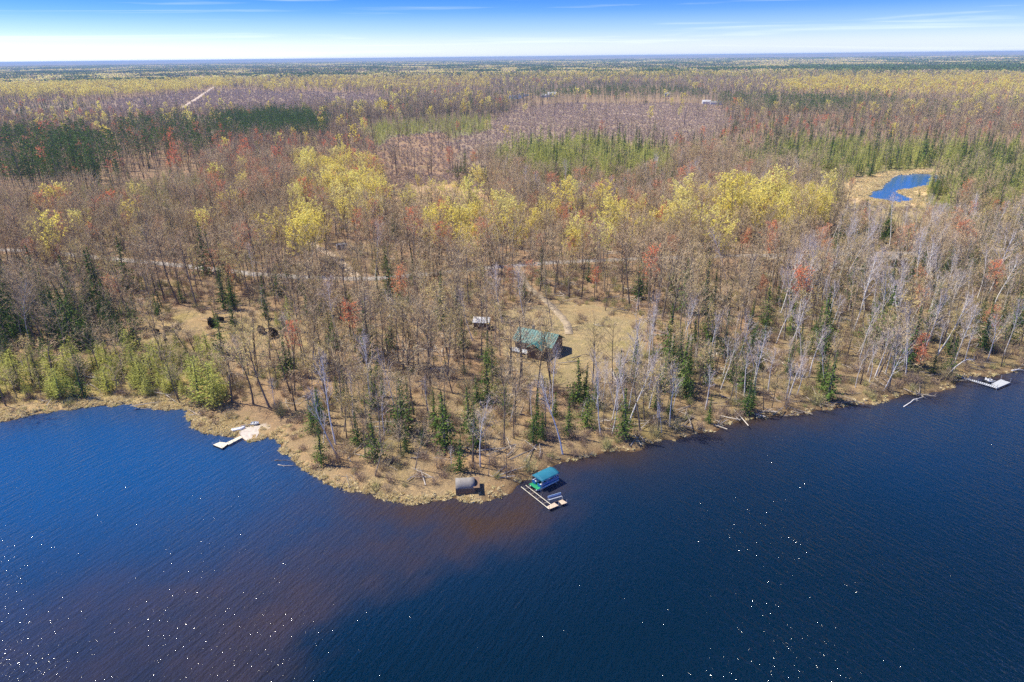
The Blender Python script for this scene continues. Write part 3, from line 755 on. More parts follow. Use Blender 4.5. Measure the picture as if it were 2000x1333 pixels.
def pine(rng, H, q=1.0, base=.42, spread=.17):
    T, C = MB(), MB()
    T.tube([(0, 0, 0), (rng.normal(0, .1), rng.normal(0, .1), H * .55), (rng.normal(0, .15), rng.normal(0, .15), H * .97)], [.19, .13, .03], 6 if q > .6 else 3, False)
    n = 26 if q > .6 else (15 if q > .2 else 9)
    cs = []; sz = []
    for i in range(n):
        f = base + (1 - base) * (i + rng.uniform(0, .7)) / n
        az = i * 2.4 + rng.normal(0, .5)
        sh = math.sin(math.pi * min(1, (f - base) / (1 - base) * .8 + .22)) ** .7
        L = spread * H * sh * rng.uniform(.6, 1.2)
        d = np.array([math.cos(az), math.sin(az), .12 + .5 * (f - base)])
        p0 = np.array([0, 0, f * H]); p1 = p0 + d * L
        T.slivers(p0[None], p1[None], .10, rng)
        k = max(3, int(42 * q))
        g = rng.uniform(.35, 1.08, (k, 1))
        c = p0 + (p1 - p0) * g + rng.normal(0, 1, (k, 3)) * np.array([.50, .50, .24]) * (.5 + .5 * L / (spread * H))
        cs.append(c); sz.append(np.full(k, .34 / max(q, .06) ** .5) * rng.uniform(.6, 1.3, k))
    C.leaves(np.vstack(cs), np.concatenate(sz), rng, .2)
    return T, C

def shrub(rng, H, n, w, mat):
    C = MB()
    az = rng.uniform(0, 6.28, n); sp = rng.uniform(.1, .75, n)
    b = np.stack([rng.normal(0, .45, n), rng.normal(0, .45, n), np.zeros(n)], -1)
    tp = b + np.stack([np.cos(az) * sp * H * .8, np.sin(az) * sp * H * .8, H * rng.uniform(.45, 1.05, n)], -1)
    C.slivers(b, tp, w, rng)
    i = rng.integers(0, n, n * 3); g = rng.uniform(.35, .95, (n * 3, 1))
    p = b[i] + (tp[i] - b[i]) * g
    e = rng.normal(0, .55, (n * 3, 3)); e[:, 2] = np.abs(e[:, 2]) + .25
    C.slivers(p, p + e * H * .28, w * .8, rng)
    return C

def tussock(rng, H, n):
    C = MB()
    az = rng.uniform(0, 6.28, n); sp = rng.uniform(.15, 1.1, n)
    b = np.stack([rng.normal(0, .16, n), rng.normal(0, .16, n), np.zeros(n)], -1)
    tp = b + np.stack([np.cos(az) * sp * H, np.sin(az) * sp * H, H * rng.uniform(.35, 1.0, n) * (1.2 - .6 * sp)], -1)
    C.slivers(b, tp, .20, rng)
    C.tube([(0, 0, -.1), (0, 0, .10), (0, 0, H * .30)], [.62 * H, .55 * H, .05], 6, False)
    return C

PROTO = {}     # kind -> lod -> list of (trunk mesh, crown mesh, joined object)
def register(kind, lod, parts):
    """parts: list of (MB, material name); first is the trunk, the others the crown"""
    tm = parts[0][0].mesh(kind + '_trunk', MAT[parts[0][1]], True) if parts[0][0] is not None else None
    def joined(name, ps):
        me = bpy.data.meshes.new(name)
        vs_, fs, mi, off = [], [], [], 0
        for j, (mb, mt) in enumerate(ps):
            me.materials.append(MAT[mt])
            vs_ += mb.v; fs += [tuple(i + off for i in f) for f in mb.f]; mi += [j] * len(mb.f); off += mb.n
        me.from_pydata(np.vstack(vs_).tolist(), [], fs)
        me.polygons.foreach_set('material_index', mi); me.update()
        return me
    cr_ = joined(kind + '_crown', parts[1:]) if lod == 0 and len(parts) > 1 else None
    jm = joined(kind + '_whole', [p for p in parts if p[0] is not None])
    jo = bpy.data.objects.new(kind + '_whole', jm)
    PROTO.setdefault(kind, {}).setdefault(lod, []).append((tm, cr_, jo))

QS = (1.0, 0.38, 0.10)
prng = np.random.default_rng(21)
for lod, q in enumerate(QS):
    for i in range((7, 5, 4)[lod]):
        H = prng.uniform(14.5, 18.5)
        T, C, _ = hardwood(prng, H, prng.uniform(.22, .48), int(prng.integers(14, 21)), prng.uniform(.28, .44), up=(28, 60), q=q, trunk_r=prng.uniform(.12, .21), curve=prng.uniform(.3, 1.5))
        register('bare', lod, [(T, 'bark'), (C, 'twig')])
    for i in range((5, 4, 3)[lod]):
        H = prng.uniform(13.5, 17.5)
        T, C, _ = hardwood(prng, H, prng.uniform(.34, .52), 15, prng.uniform(.20, .29), up=(45, 70), q=q, trunk_r=prng.uniform(.11, .15), curve=prng.uniform(.6, 1.9), twn=.62)
        register('birch', lod, [(T, 'bark_white'), (C, 'twig_birch')])
    for i in range((4, 3, 2)[lod]):
        H = prng.uniform(12.5, 16.5)
        T, C, L = hardwood(prng, H, prng.uniform(.34, .48), 15, prng.uniform(.22, .28), q=q, leaf=1, leafn=420, leafs=.30, twn=.75)
        register('bud', lod, [(T, 'bark'), (C, 'twig'), (L, 'bud')])
    for i in range((5, 4, 3)[lod]):
        H = prng.uniform(14, 17.5)
        T, C, L = hardwood(prng, H, prng.uniform(.28, .42), 18, prng.uniform(.30, .38), q=q, leaf=1, leafn=1050, leafs=.46, twn=.6)
        register('yellow', lod, [(T, 'bark'), (C, 'twig'), (L, 'yellow')])
    for i in range((4, 3, 2)[lod]):
        H = prng.uniform(12, 15.5)
        T, C, L = hardwood(prng, H, prng.uniform(.34, .46), 16, prng.uniform(.22, .28), q=q, leaf=1, leafn=620, leafs=.32, twn=.9)
        register('red', lod, [(T, 'bark'), (C, 'twig'), (L, 'red')])
    for i in range((5, 4, 3)[lod]):
        T, C = conifer(prng, prng.uniform(11, 15), prng.uniform(2.4, 3.4), q, leafw=.68, gap=.10)
        register('spruce', lod, [(T, 'bark'), (C, 'spruce')])
    for i in range((4, 4, 3)[lod]):
        T, C = pine(prng, prng.uniform(16, 20), q, prng.uniform(.38, .52), prng.uniform(.14, .19))
        register('pine', lod, [(T, 'bark'), (C, 'pine')])
    for i in range((5, 4, 3)[lod]):
        T, C = conifer(prng, prng.uniform(10, 13.5), prng.uniform(2.1, 2.9), q, droop=.0, step=.34, per=10, ns=6, leafw=.50, base=.08, gap=.18, pw=.62, thick=4.0)
        register('tam', lod, [(T, 'bark'), (C, 'tam')])
for i in range(5):
    register('brush', 0, [(None, 'brush'), (shrub(prng, prng.uniform(1.2, 3.0), 70, .055, 'brush'), 'brush')])
for i in range(4):
    register('mauve', 0, [(None, 'mauve'), (shrub(prng, prng.uniform(1.3, 2.2), 80, .075, 'mauve'), 'mauve')])
def deadfall(rng):
    C = MB()
    for _ in range(4):
        L = rng.uniform(2.5, 8); a = rng.uniform(0, 6.283); c = rng.normal(0, 1.4, 2)
        p0 = np.array([c[0] - math.cos(a) * L / 2, c[1] - math.sin(a) * L / 2, .12]); p1 = np.array([c[0] + math.cos(a) * L / 2, c[1] + math.sin(a) * L / 2, rng.uniform(.1, .9)])
        C.tube([p0, (p0 + p1) / 2 + rng.normal(0, .12, 3) * np.array([1, 1, .3]), p1], [.13, .10, .04], 4, False)
        k = 9; f = rng.uniform(.4, 1, k)[:, None]; q = p0 + (p1 - p0) * f
        e = rng.normal(0, .8, (k, 3)); e[:, 2] = np.abs(e[:, 2]) * .6
        C.slivers(q, q + e, .06, rng)
    return C
MAT['fallen'] = mat_plant('deadfall_wood', [(0.22, 0.18, 0.14), (0.42, 0.36, 0.29), (0.62, 0.56, 0.48)], 0, .5, .8)
for i in range(5):
    register('deadfall', 0, [(None, 'fallen'), (deadfall(prng), 'fallen')])
for i in range(5):
    register('tussock', 0, [(None, 'sedge'), (tussock(prng, prng.uniform(.45, .75), 46), 'sedge')])
# wood patches for the far distance
def patch(comp, n, size):
    parts = {}
    for _ in range(n):
        kind = comp[prng.integers(0, len(comp))]
        h = {'bare': 15, 'yellow': 15, 'pine': 18, 'spruce': 14}[kind] * prng.uniform(.8, 1.2)
        x, y = prng.uniform(-size / 2, size / 2, 2)
        k = 7
        c = np.stack([x + prng.normal(0, 2.2, k), y + prng.normal(0, 2.2, k), h * prng.uniform(.45, 1.0, k)], -1)
        mt = {'bare': 'twig', 'yellow': 'yellow', 'pine': 'pine', 'spruce': 'spruce'}[kind]
        parts.setdefault(mt, MB()).leaves(c, prng.uniform(3.2, 5.5, k), prng)
        parts.setdefault('bark', MB()).slivers(np.array([[x, y, 0]]), np.array([[x, y, h * .9]]), .7, prng)
    return [(mb, mt) for mt, mb in parts.items()]
PCOMP = [['bare'] * 8 + ['yellow'], ['bare'] * 5 + ['yellow'] * 5, ['pine'] * 9 + ['bare'], ['bare'] * 5 + ['pine'] * 3 + ['yellow'], ['spruce', 'pine', 'bare']]
for comp in PCOMP:
    pts_ = patch(comp, 150, 120)
    register('patch', 0, [(None, 'bark')] + pts_)

# ------------------------------------------------------------------ scatter
def scatter_obj(name, kind, lod, pts, rot, scl, label, cat):
    if len(pts) == 0: return
    protos = [p[2] for p in PROTO[kind][lod]]
    me = bpy.data.meshes.new(name)
    me.vertices.add(len(pts)); me.vertices.foreach_set('co', np.asarray(pts, np.float32).ravel())
    for nm, tp, val in (('rot', 'FLOAT_VECTOR', rot), ('scl', 'FLOAT_VECTOR', scl)):
        a = me.attributes.new(nm, tp, 'POINT'); a.data.foreach_set('vector', np.asarray(val, np.float32).ravel())
    a = me.attributes.new('idx', 'INT', 'POINT'); a.data.foreach_set('value', RNG.integers(0, len(protos), len(pts)).astype(np.int32))
    o = link(name, me)
    ng = bpy.data.node_groups.new(name + '_nodes', 'GeometryNodeTree')
    ng.interface.new_socket('Geometry', in_out='INPUT', socket_type='NodeSocketGeometry')
    ng.interface.new_socket('Geometry', in_out='OUTPUT', socket_type='NodeSocketGeometry')
    n, l = ng.nodes, ng.links
    gi, go = n.new('NodeGroupInput'), n.new('NodeGroupOutput')
    iop = n.new('GeometryNodeInstanceOnPoints'); iop.inputs['Pick Instance'].default_value = True
    jn = n.new('GeometryNodeJoinGeometry')
    for p in protos:
        oi = n.new('GeometryNodeObjectInfo'); oi.inputs['Object'].default_value = p; oi.inputs['As Instance'].default_value = True
        l.new(oi.outputs['Geometry'], jn.inputs[0])
    def attr(nm, tp):
        a = n.new('GeometryNodeInputNamedAttribute'); a.data_type = tp; a.inputs['Name'].default_value = nm; return a.outputs['Attribute']
    e2r = n.new('FunctionNodeEulerToRotation'); l.new(attr('rot', 'FLOAT_VECTOR'), e2r.inputs[0])
    l.new(gi.outputs[0], iop.inputs['Points']); l.new(jn.outputs[0], iop.inputs['Instance'])
    l.new(attr('idx', 'INT'), iop.inputs['Instance Index']); l.new(e2r.outputs[0], iop.inputs['Rotation']); l.new(attr('scl', 'FLOAT_VECTOR'), iop.inputs['Scale'])
    l.new(iop.outputs[0], go.inputs[0])
    md = o.modifiers.new('woods', 'NODES'); md.node_group = ng
    tag(o, label, cat, kind='stuff')
    return o

def jitter_grid(r0, r1, s, amax):
    xm = r1 * math.sin(amax)
    gx, gy = np.meshgrid(np.arange(-xm, xm, s), np.arange(0, r1, s))
    x = gx.ravel() + RNG.uniform(-.5, .5, gx.size) * s; y = gy.ravel() + RNG.uniform(-.5, .5, gx.size) * s
    r = np.hypot(x, y); a = np.abs(np.arctan2(x, y))
    m = (r > r0) & (r < r1) & (a < amax)
    return x[m], y[m]

# keep-clear spots (things that stand on the ground): pixel foot, radius in m
CLEAR_PX = [(1050, 690, 9), (945, 640, 4), (908, 948, 5), (1735, 512, 9), (578, 472, 5), (632, 338, 8), (672, 486, 4), (485, 842, 8), (1075, 189, 14), (1384, 203, 16), (1303, 188, 10)]
CLEAR = [(P(u, v, 1.5)[:2], r) for u, v, r in CLEAR_PX]
def clear_mask(x, y, extra=0.0):
    ok = np.ones(x.shape, bool)
    for c, r in CLEAR: ok &= np.hypot(x - c[0], y - c[1]) > r
    for nm, ln, wd, col in ROADS: ok &= dist_poly(ln[::3], x, y, False) > wd / 2 + extra
    return ok

TREES = []    # per lod: arrays
KIND_INFO = {
    'bare': ('bare_tree', 'bare tree', 'bare grey-brown hardwood'), 'birch': ('birch_tree', 'birch', 'leafless white birch'),
    'bud': ('budding_tree', 'tree', 'olive-budding hardwood'), 'yellow': ('yellow_tree', 'tree', 'yellow leafing tree'),
    'red': ('red_maple', 'tree', 'red-budded maple'), 'spruce': ('spruce_tree', 'spruce', 'dark green spruce'),
    'pine': ('pine_tree', 'pine', 'dark green pine'), 'tam': ('tamarack_tree', 'tamarack', 'feathery green tamarack')}
AM = R(47)
for lod, (r0, r1, sp) in enumerate(((105, 480, 2.9), (480, 1100, 4.7), (1100, 2700, 7.6))):
    x, y = jitter_grid(r0, r1, sp, AM)
    s = shore_sd(x, y)
    m = s > (1.6 if lod == 0 else 0); x, y, s = x[m], y[m], s[m]
    z = land_z(x, y, s)
    u, v = proj(x, y, z)
    dens, wt, brush, tint, hf, zid = zone_eval(u + RNG.normal(0, 5, len(u)) + warp(x, y)[0], v + RNG.normal(0, 1.5 if lod else 3, len(u)) + warp(x, y)[1])
    if lod == 2: dens = np.minimum(1, dens * 1.0)
    p = dens * (0.66 if lod == 0 else 0.58) * (0.75 + 0.45 * wob(x, y, 22 if lod < 2 else 60, 4))
    p = np.where(s < 5, p * .55, p)
    keep = (RNG.random(len(x)) < p) & clear_mask(x, y, .7) & (pond_sd(x, y) > 3)
    keep &= np.hypot(x - RIVER[:, 0].mean(), y - RIVER[:, 1].mean()) > 45
    x, y, z, u, v, wt, hf, zid, s = (a[keep] for a in (x, y, z, u, v, wt, hf, zid, s))
    wt = wt.copy()
    wt[:, 3] *= np.clip(1 + 2.0 * wob(x, y, 12 if lod < 2 else 30, 5), .05, 4); wt[:, 4] *= np.clip(1 + 1.8 * wob(x, y, 10 if lod < 2 else 30, 8), .05, 4)
    wt[:, 5] *= np.clip(1 + 1.8 * wob(x, y, 9 if lod < 2 else 40, 11), .05, 4)
    wt /= wt.sum(1)[:, None]
    cw = np.cumsum(wt, 1)
    sp_i = np.minimum((RNG.random(len(x))[:, None] > cw).sum(1), len(SPEC) - 1)
    sc = 0.9 * hf * (RNG.normal(1, .20, len(x)) * (1 + .10 * wob(x, y, 30, 9))).clip(.42, 1.45)
    sc = np.where(np.isin(sp_i, [5, 7]), sc * RNG.uniform(.55, 1.3, len(x)), sc)
    sc = np.where(inside([(1650, 385), (1850, 385), (1858, 456), (1650, 456)], u, v), sc * .32, sc)
    sc = np.where((s < 14) & (sp_i == 0), sc * .85, sc)
    if lod == 0:
        sap = RNG.random(len(x)) < .22
        sc = np.where(sap & np.isin(sp_i, [0, 1, 2]), sc * RNG.uniform(.3, .6, len(x)), sc)
    wx = RNG.uniform(.85, 1.25, len(x)) * np.where(zid == ZN['larch_shore'], 1.55, 1.0)
    TREES.append(dict(wx=wx, x=x, y=y, z=z, u=u, v=v, k=sp_i, sc=sc, zid=zid, s=s))

# undergrowth
def undergrowth(r0, r1, sp, f=1.0):
    x, y = jitter_grid(r0, r1, sp, AM)
    s = shore_sd(x, y); m = s > .8; x, y, s = x[m], y[m], s[m]
    z = land_z(x, y, s); u, v = proj(x, y, z)
    dens, wt, brush, tint, hf, zid = zone_eval(u + RNG.normal(0, 5, len(u)) + warp(x, y)[0], v + RNG.normal(0, 2, len(u)) + warp(x, y)[1])
    brush = np.where((s < 5.5) & (u > 1120), 2.2, brush)
    keep = (RNG.random(len(x)) < brush * f * (0.7 + .6 * wob(x, y, 12, 7))) & clear_mask(x, y, .3) & (pond_sd(x, y) > 2)
    return x[keep], y[keep], z[keep], zid[keep]
def rs(n, smin, smax, tilt=.06):
    rot = np.stack([RNG.normal(0, tilt, n), RNG.normal(0, tilt, n), RNG.uniform(0, 6.283, n)], -1)
    k = RNG.uniform(smin, smax, n)
    return rot, np.stack([k, k, k * RNG.uniform(.8, 1.2, n)], -1)
x, y, z, zid = undergrowth(105, 460, 2.7)
mv = np.isin(zid, [ZN['redbrush']])
rot, sc = rs(len(x), .55, 1.25)
scatter_obj('forest_undergrowth', 'brush', 0, np.stack([x, y, z - .05], -1)[~mv], rot[~mv], sc[~mv], 'low leafless brush and saplings filling the ground between the trees', 'undergrowth')
xd, yd, zd, zidd = undergrowth(105, 400, 5.6, .55)
rot, sc = rs(len(xd), .5, 1.2)
scatter_obj('deadfall', 'deadfall', 0, np.stack([xd, yd, zd], -1), rot, sc, 'grey fallen branches and thin trunks littering the forest floor', 'deadfall')
x2, y2, z2, zid2 = undergrowth(380, 1300, 3.9)
ok = np.isin(zid2, [ZN[k_] for k_ in ('redbrush', 'cutover', 'cut_left', 'trail_conifer', 'mixed_east', 'larch_mid', 'olive_band')])
x2, y2, z2 = np.concatenate([x2[ok], x[mv]]), np.concatenate([y2[ok], y[mv]]), np.concatenate([z2[ok], z[mv]])
rot, sc = rs(len(x2), .6, 1.15)
x3, y3, z3, zid3 = undergrowth(1250, 2000, 7.0)
ok3 = np.isin(zid3, [ZN[k_] for k_ in ('cutover', 'cut_left', 'trail_conifer')])
r3, s3_ = rs(int(ok3.sum()), 1.2, 2.0)
x2, y2, z2 = np.concatenate([x2, x3[ok3]]), np.concatenate([y2, y3[ok3]]), np.concatenate([z2, z3[ok3]])
rot, sc = np.vstack([rot, r3]), np.vstack([sc, s3_])
scatter_obj('cutover_brush', 'mauve', 0, np.stack([x2, y2, z2 - .05], -1), rot, sc, 'mauve leafless regrowth covering the logged clearings', 'brush')

# dry sedge along the shores
sh = []
seg = np.diff(SHORE, axis=0); ln = np.hypot(*seg.T)
nrm = np.stack([-seg[:, 1], seg[:, 0]], -1) / ln[:, None]
for (a, d, L, nv) in zip(SHORE[:-1], seg, ln, nrm):
    if abs(a[0]) > 170: continue
    ua, va = proj(np.array([a[0]]), np.array([a[1]]), 0.0)
    left = ua[0] < 545
    k = RNG.poisson(L * (12 if left else (6 if ua[0] < 930 else 1.1)))
    for _ in range(k):
        o = abs(RNG.normal(0, 3.2 if left else .9)) - .25
        sh.append(a + d * RNG.random() + nv * o)
sh = np.array(sh)
ss = shore_sd(sh[:, 0], sh[:, 1])
pz = []
for _ in range(5200):
    i = RNG.integers(0, len(POND)); a, b = POND[i], POND[(i + 1) % len(POND)]
    q = a + (b - a) * RNG.random() + RNG.normal(0, 9, 2); pz.append(q)
pz = np.array(pz); pd = pond_sd(pz[:, 0], pz[:, 1]); pu, pv = proj(pz[:, 0], pz[:, 1], 1.4 + 0 * pd)
pz = pz[(pd > 0) & inside(MARSH_PX, pu, pv)]
sh = sh[(ss > -.45)]
land = P(np.array([488.]), np.array([846.]), .5)[0, :2]
dk = np.array([np.hypot(*(p - land)) for p in sh]); sh = sh[dk > 2.6]
nS = len(sh)
allp = np.vstack([sh, pz]); az_ = land_z(allp[:, 0], allp[:, 1])
rot, sc = rs(len(allp), .55, 1.25, .1); sc[nS:] *= 1.5
scatter_obj('marsh_sedge', 'tussock', 0, np.stack([allp[:, 0], allp[:, 1], np.maximum(az_, -.05) - .03], -1), rot, sc, 'dry tan sedge tussocks fringing the lake shore and the pond', 'marsh grass')

# far woods
rp = []
for r0, r1, sp in ((2600, 6000, 150), (6000, 13000, 330)):
    gx, gy = jitter_grid(r0, r1, sp, R(45)); rp.append(np.stack([gx, gy, np.full(len(gx), sp / 120)], -1))
rp = np.vstack(rp)
fz = land_z(rp[:, 0], rp[:, 1])
fu, fv = proj(rp[:, 0], rp[:, 1], fz)
_, fw, _, _, _, fzid = zone_eval(fu, fv)
bl = wob(rp[:, 0], rp[:, 1], 700, 1) + .7 * wob(rp[:, 0], rp[:, 1] * 1.5, 260, 2) + RNG.normal(0, .2, len(rp))
fid = np.where(bl > .42, 2, np.where(bl < -.5, 1, np.where(bl < -.1, 0, 3)))
fid = np.where(np.isin(fzid, [ZN['conifer_far_e']]), 2, fid)
rot = np.stack([0 * bl, 0 * bl, RNG.integers(0, 4, len(rp)) * math.pi / 2], -1)
scl = np.stack([rp[:, 2], rp[:, 2], 1.0 + 0 * bl], -1)
o = scatter_obj('distant_woods', 'patch', 0, np.stack([rp[:, 0], rp[:, 1], fz - .3], -1), rot, scl, 'far-off woods merging into one blue-grey belt below the horizon', 'woods')
o.data.attributes['idx'].data.foreach_set('value', (len(PCOMP) - 1 - fid if False else fid).astype(np.int32))

# individuals: the 300 of each kind that show largest; the rest as one mass per kind
def where_phrase(u, v, zn, s):
    if zn == 'larch_shore': return 'in the thicket behind the left bay'
    if zn == 'spruce_left': return 'in the dark stand above the left bay'
    if zn == 'windfall': return 'among the uprooted root plates'
    if zn == 'point_front': return 'on the point in front of the cabin'
    if zn == 'yard': return 'in the open yard by the cabin'
    if zn == 'east_front': return 'on the slope right of the cabin'
    if zn == 'house_lawn': return 'on the lawn of the grey-roofed house'
    if zn == 'shore_east': return 'in woods behind the right dock' if v > 580 else ('around the grey-roofed house' if v > 490 else 'in the woods below the pond')
    if zn == 'behind_roof': return 'in the grove beside the campers'
    if zn == 'yellow_mid': return 'in the small grove beyond the road'
    if zn == 'yellow_east': return 'in the grove nearest the pond'
    if zn == 'yellow_line': return 'along the road behind the cabin'
    if zn in ('clearing', 'redbrush'): return 'standing alone in the brown clearing'
    if zn == 'spruce_clump': return 'in the clump at the clearing edge'
    if zn == 'larch_mid': return 'in the swamp beyond the clearing'
    if zn == 'redwood_left': return 'in the ruddy woods left of the campers'
    if zn in ('pine_edge', 'pine_row'): return 'in the tall pine belt at the left'
    if zn == 'plantation': return 'in the even dark plantation block'
    if zn == 'thicket_left': return 'in the thicket below the left pine belt'
    if zn == 'olive_band': return 'in the belt past the plantation'
    if zn == 'cutover': return 'standing on the wide cut-over'
    if zn in ('larch_pond', 'larch_pond_w', 'pondmarsh', 'pond_front'): return 'in the swamp woods around the pond'
    if zn == 'mixed_east': return 'in the mixed woods beyond the pond'
    if zn == 'birch_mid': return 'between road and green swamp'
    if zn in ('marsh_left', 'landing'): return 'by the left bay marsh'
    if v > 700: return 'behind the boat landing'
    if v > 545: return 'between road and left bay' if u < 900 else 'in the woods just behind the cabin'
    if v > 430: return 'just beyond the road at left' if u < 800 else 'just beyond the road at right'
    if v > 250: return 'well beyond the road at left' if u < 1000 else 'well beyond the road at right'
    return 'in the far woods'

def tree_thing(kind, var, loc, rot, sc, wx, label, group):
    nm, cat, _ = KIND_INFO[kind]
    e = bpy.data.objects.new(nm, None); e.empty_display_size = 1
    e.location = loc; e.rotation_euler = rot; e.scale = (sc * wx, sc * wx, sc)
    COL.objects.link(e)
    tm, cm, _ = PROTO[kind][0][var]
    for pn, me in (('trunk', tm), ('crown', cm)):
        c = bpy.data.objects.new(pn, me); c.parent = e; COL.objects.link(c)
    e['label'] = label; e['category'] = cat; e['group'] = group
    return e

ORD = 'leftmost second third fourth fifth sixth seventh eighth ninth tenth'.split()
def tree_labels(kind, T0, chosen):
    by = {}
    for i in chosen:
        zn = ZONES[T0['zid'][i]][0] if T0['zid'][i] >= 0 else ''
        by.setdefault(where_phrase(T0['u'][i], T0['v'][i], zn, T0['s'][i]), []).append(i)
    out = {}
    desc = KIND_INFO[kind][2]
    for ph, ids in by.items():
        med = np.median(T0['sc'][ids])
        cells = {}
        vs2 = np.quantile(T0['v'][ids], [.34, .67]); us = np.quantile(T0['u'][ids], np.linspace(0, 1, 6)[1:-1])
        for i in ids:
            if len(ids) <= 10: key = ''
            else:
                size = 'tall' if T0['sc'][i] > med else 'short'
                dep = ('rear', 'middle', 'front')[int(np.searchsorted(vs2, T0['v'][i]))]
                col_ = ('far-left', 'left', 'central', 'right', 'far-right')[int(np.searchsorted(us, T0['u'][i]))]
                key = size + ' ' + dep + ' ' + col_ if len(ids) > 30 else dep + ' ' + size
            cells.setdefault(key, []).append(i)
        for key, cc in cells.items():
            cc.sort(key=lambda q: T0['u'][q])
            for n_, i in enumerate(cc):
                o_ = '' if len(cc) == 1 or len(cc) > 10 else ORD[n_] + ' '
                lab = ' '.join((o_ + key + ' ' + desc + ' ' + ph).split())
                out[i] = lab
    return out

STUFF_NAME = {'bare': ('bare_woods', 'brown leafless hardwood forest merging into one mass'), 'birch': ('birch_woods', 'pale leafless birch woods merging into one mass'),
              'bud': ('budding_woods', 'olive-hazed budding woods merging into one mass'), 'yellow': ('yellow_woods', 'yellow-green leafing woods in bands into the distance'),
              'red': ('red_maple_woods', 'reddish budding maple woods merging into one mass'), 'spruce': ('spruce_woods', 'dark spruce woods scattered into the distance'),
              'pine': ('pine_woods', 'dark pine belts and plantations in the distance'), 'tam': ('tamarack_woods', 'yellow-green tamarack swamp woods merging into one mass')}
MAXI = 300
for ki, kind in enumerate(SPEC):
    T0 = TREES[0]
    idx = np.nonzero(T0['k'] == ki)[0]
    r = np.hypot(T0['x'][idx], T0['y'][idx])
    infr = (T0['u'][idx] > -25) & (T0['u'][idx] < 2025)
    key = np.where(infr, T0['sc'][idx] / r, 0)
    order = np.argsort(-key)
    chosen = idx[order[:MAXI]][key[order[:MAXI]] > 0]
    cset = np.zeros(len(T0['x']), bool); cset[chosen] = True
    tilt = {'birch': .11, 'bare': .075, 'bud': .06, 'yellow': .05}.get(kind, .03)
    nvar = len(PROTO[kind][0])
    LAB = tree_labels(kind, T0, chosen)
    for i in chosen:
        lab = LAB[i]
        rx, ry = RNG.normal(0, tilt, 2)
        if kind == 'birch': ry += .05
        tree_thing(kind, int(RNG.integers(0, nvar)), (T0['x'][i], T0['y'][i], T0['z'][i] - .12), (rx, ry, RNG.uniform(0, 6.283)), float(T0['sc'][i]), float(T0['wx'][i]), lab, STUFF_NAME[kind][0].replace('_', ' ') + ', nearest trees')
    for lod in range(3):
        T = TREES[lod]
        m = T['k'] == ki
        if lod == 0: m &= ~cset
        k = int(m.sum())
        if not k: continue
        rot = np.stack([RNG.normal(0, tilt, k), RNG.normal(0, tilt, k) + (.05 if kind == 'birch' else 0), RNG.uniform(0, 6.283, k)], -1)
        s3 = np.repeat(T['sc'][m][:, None], 3, 1) * np.stack([T['wx'][m], T['wx'][m], np.ones(k)], -1)
        nm, lab = STUFF_NAME[kind]
        scatter_obj(nm, kind, lod, np.stack([T['x'][m], T['y'][m], T['z'][m] - .12], -1), rot, s3, lab + (', nearer part', ', middle part', ', far part')[lod], 'woods')


# ------------------------------------------------------------------ docks, boats, buildings and other things
def ground_at(px, py, z=1.2):
    for _ in range(4):
        p = P(float(px), float(py), z); z = float(land_z(np.array([p[0]]), np.array([p[1]]))[0])
    return Vector((p[0], p[1], z))

def boards(parent, poly, z, n, mat, th=.06, gap=.015, axis=0):
    """n deck boards across the quad poly (4 corners, in order)"""
    q = [np.array(p, float) for p in poly]
    if axis: q = q[1:] + q[:1]
    me0 = None
    for i in range(n):
        a, b = i / n + gap / 2, (i + 1) / n - gap / 2
        c = [q[0] + (q[1] - q[0]) * a, q[0] + (q[1] - q[0]) * b, q[3] + (q[2] - q[3]) * b, q[3] + (q[2] - q[3]) * a]
        MB().prism([(p[0], p[1]) for p in c], z - th, z + random.uniform(-.008, .008)).obj('board', mat, parent)

def pxq(pts, z): return [P(float(u), float(v), z)[:2] for u, v in pts]

# left dock
d = empty('dock', Vector((*P(440., 868., 0)[:2], 0)))
def wpart(mb, name, mat, parent, sm=False):
    o = mb.obj(name, mat, parent, sm); o.matrix_parent_inverse = Matrix.Translation(-parent.location); return o
def wboards(parent, poly, z, n, mat, axis=0):
    loc = parent.location
    boards(parent, [(p[0] - loc.x, p[1] - loc.y) for p in poly], z, n, mat, axis=axis)
wboards(d, pxq([(415.5, 869), (430, 863.3), (447, 866), (434, 876)], .42), .42, 9, MAT['plank_pale'], 1)
wboards(d, pxq([(441, 865.5), (446.5, 869), (474, 854.5), (469, 852)], .46), .47, 12, MAT['plank_pale'], 1)
m = MB(); fr = pxq([(415.5, 869), (430, 863.3), (447, 866), (434, 876)], .42); m.prism(fr, .10, .35)
wpart(m, 'float', MAT['dark'], d)
for u, v in ((416, 869.5), (434, 875.5), (446, 866), (430, 864), (455, 863), (470, 853)):
    p = P(float(u), float(v), .4); wpart(MB().tube([(p[0], p[1], -1.2), (p[0], p[1], .95)], .045, 6), 'post', MAT['alu'], d)
tag(d, 'pale wooden swim dock with a short walkway at the left landing', 'dock')

def loft(sections, closed_end=True):
    """sections: list of (x, [(y, z)...]) open profiles; returns MB with a skin"""
    m = MB(); k = len(sections[0][1])
    vs_ = [(x, y, z) for x, pr in sections for y, z in pr]
    fs = [(i * k + j, i * k + j + 1, (i + 1) * k + j + 1, (i + 1) * k + j) for i in range(len(sections) - 1) for j in range(k - 1)]
    fs += [tuple(range(k))[::-1], tuple((len(sections) - 1) * k + j for j in range(k))]
    m.add(vs_, fs); return m

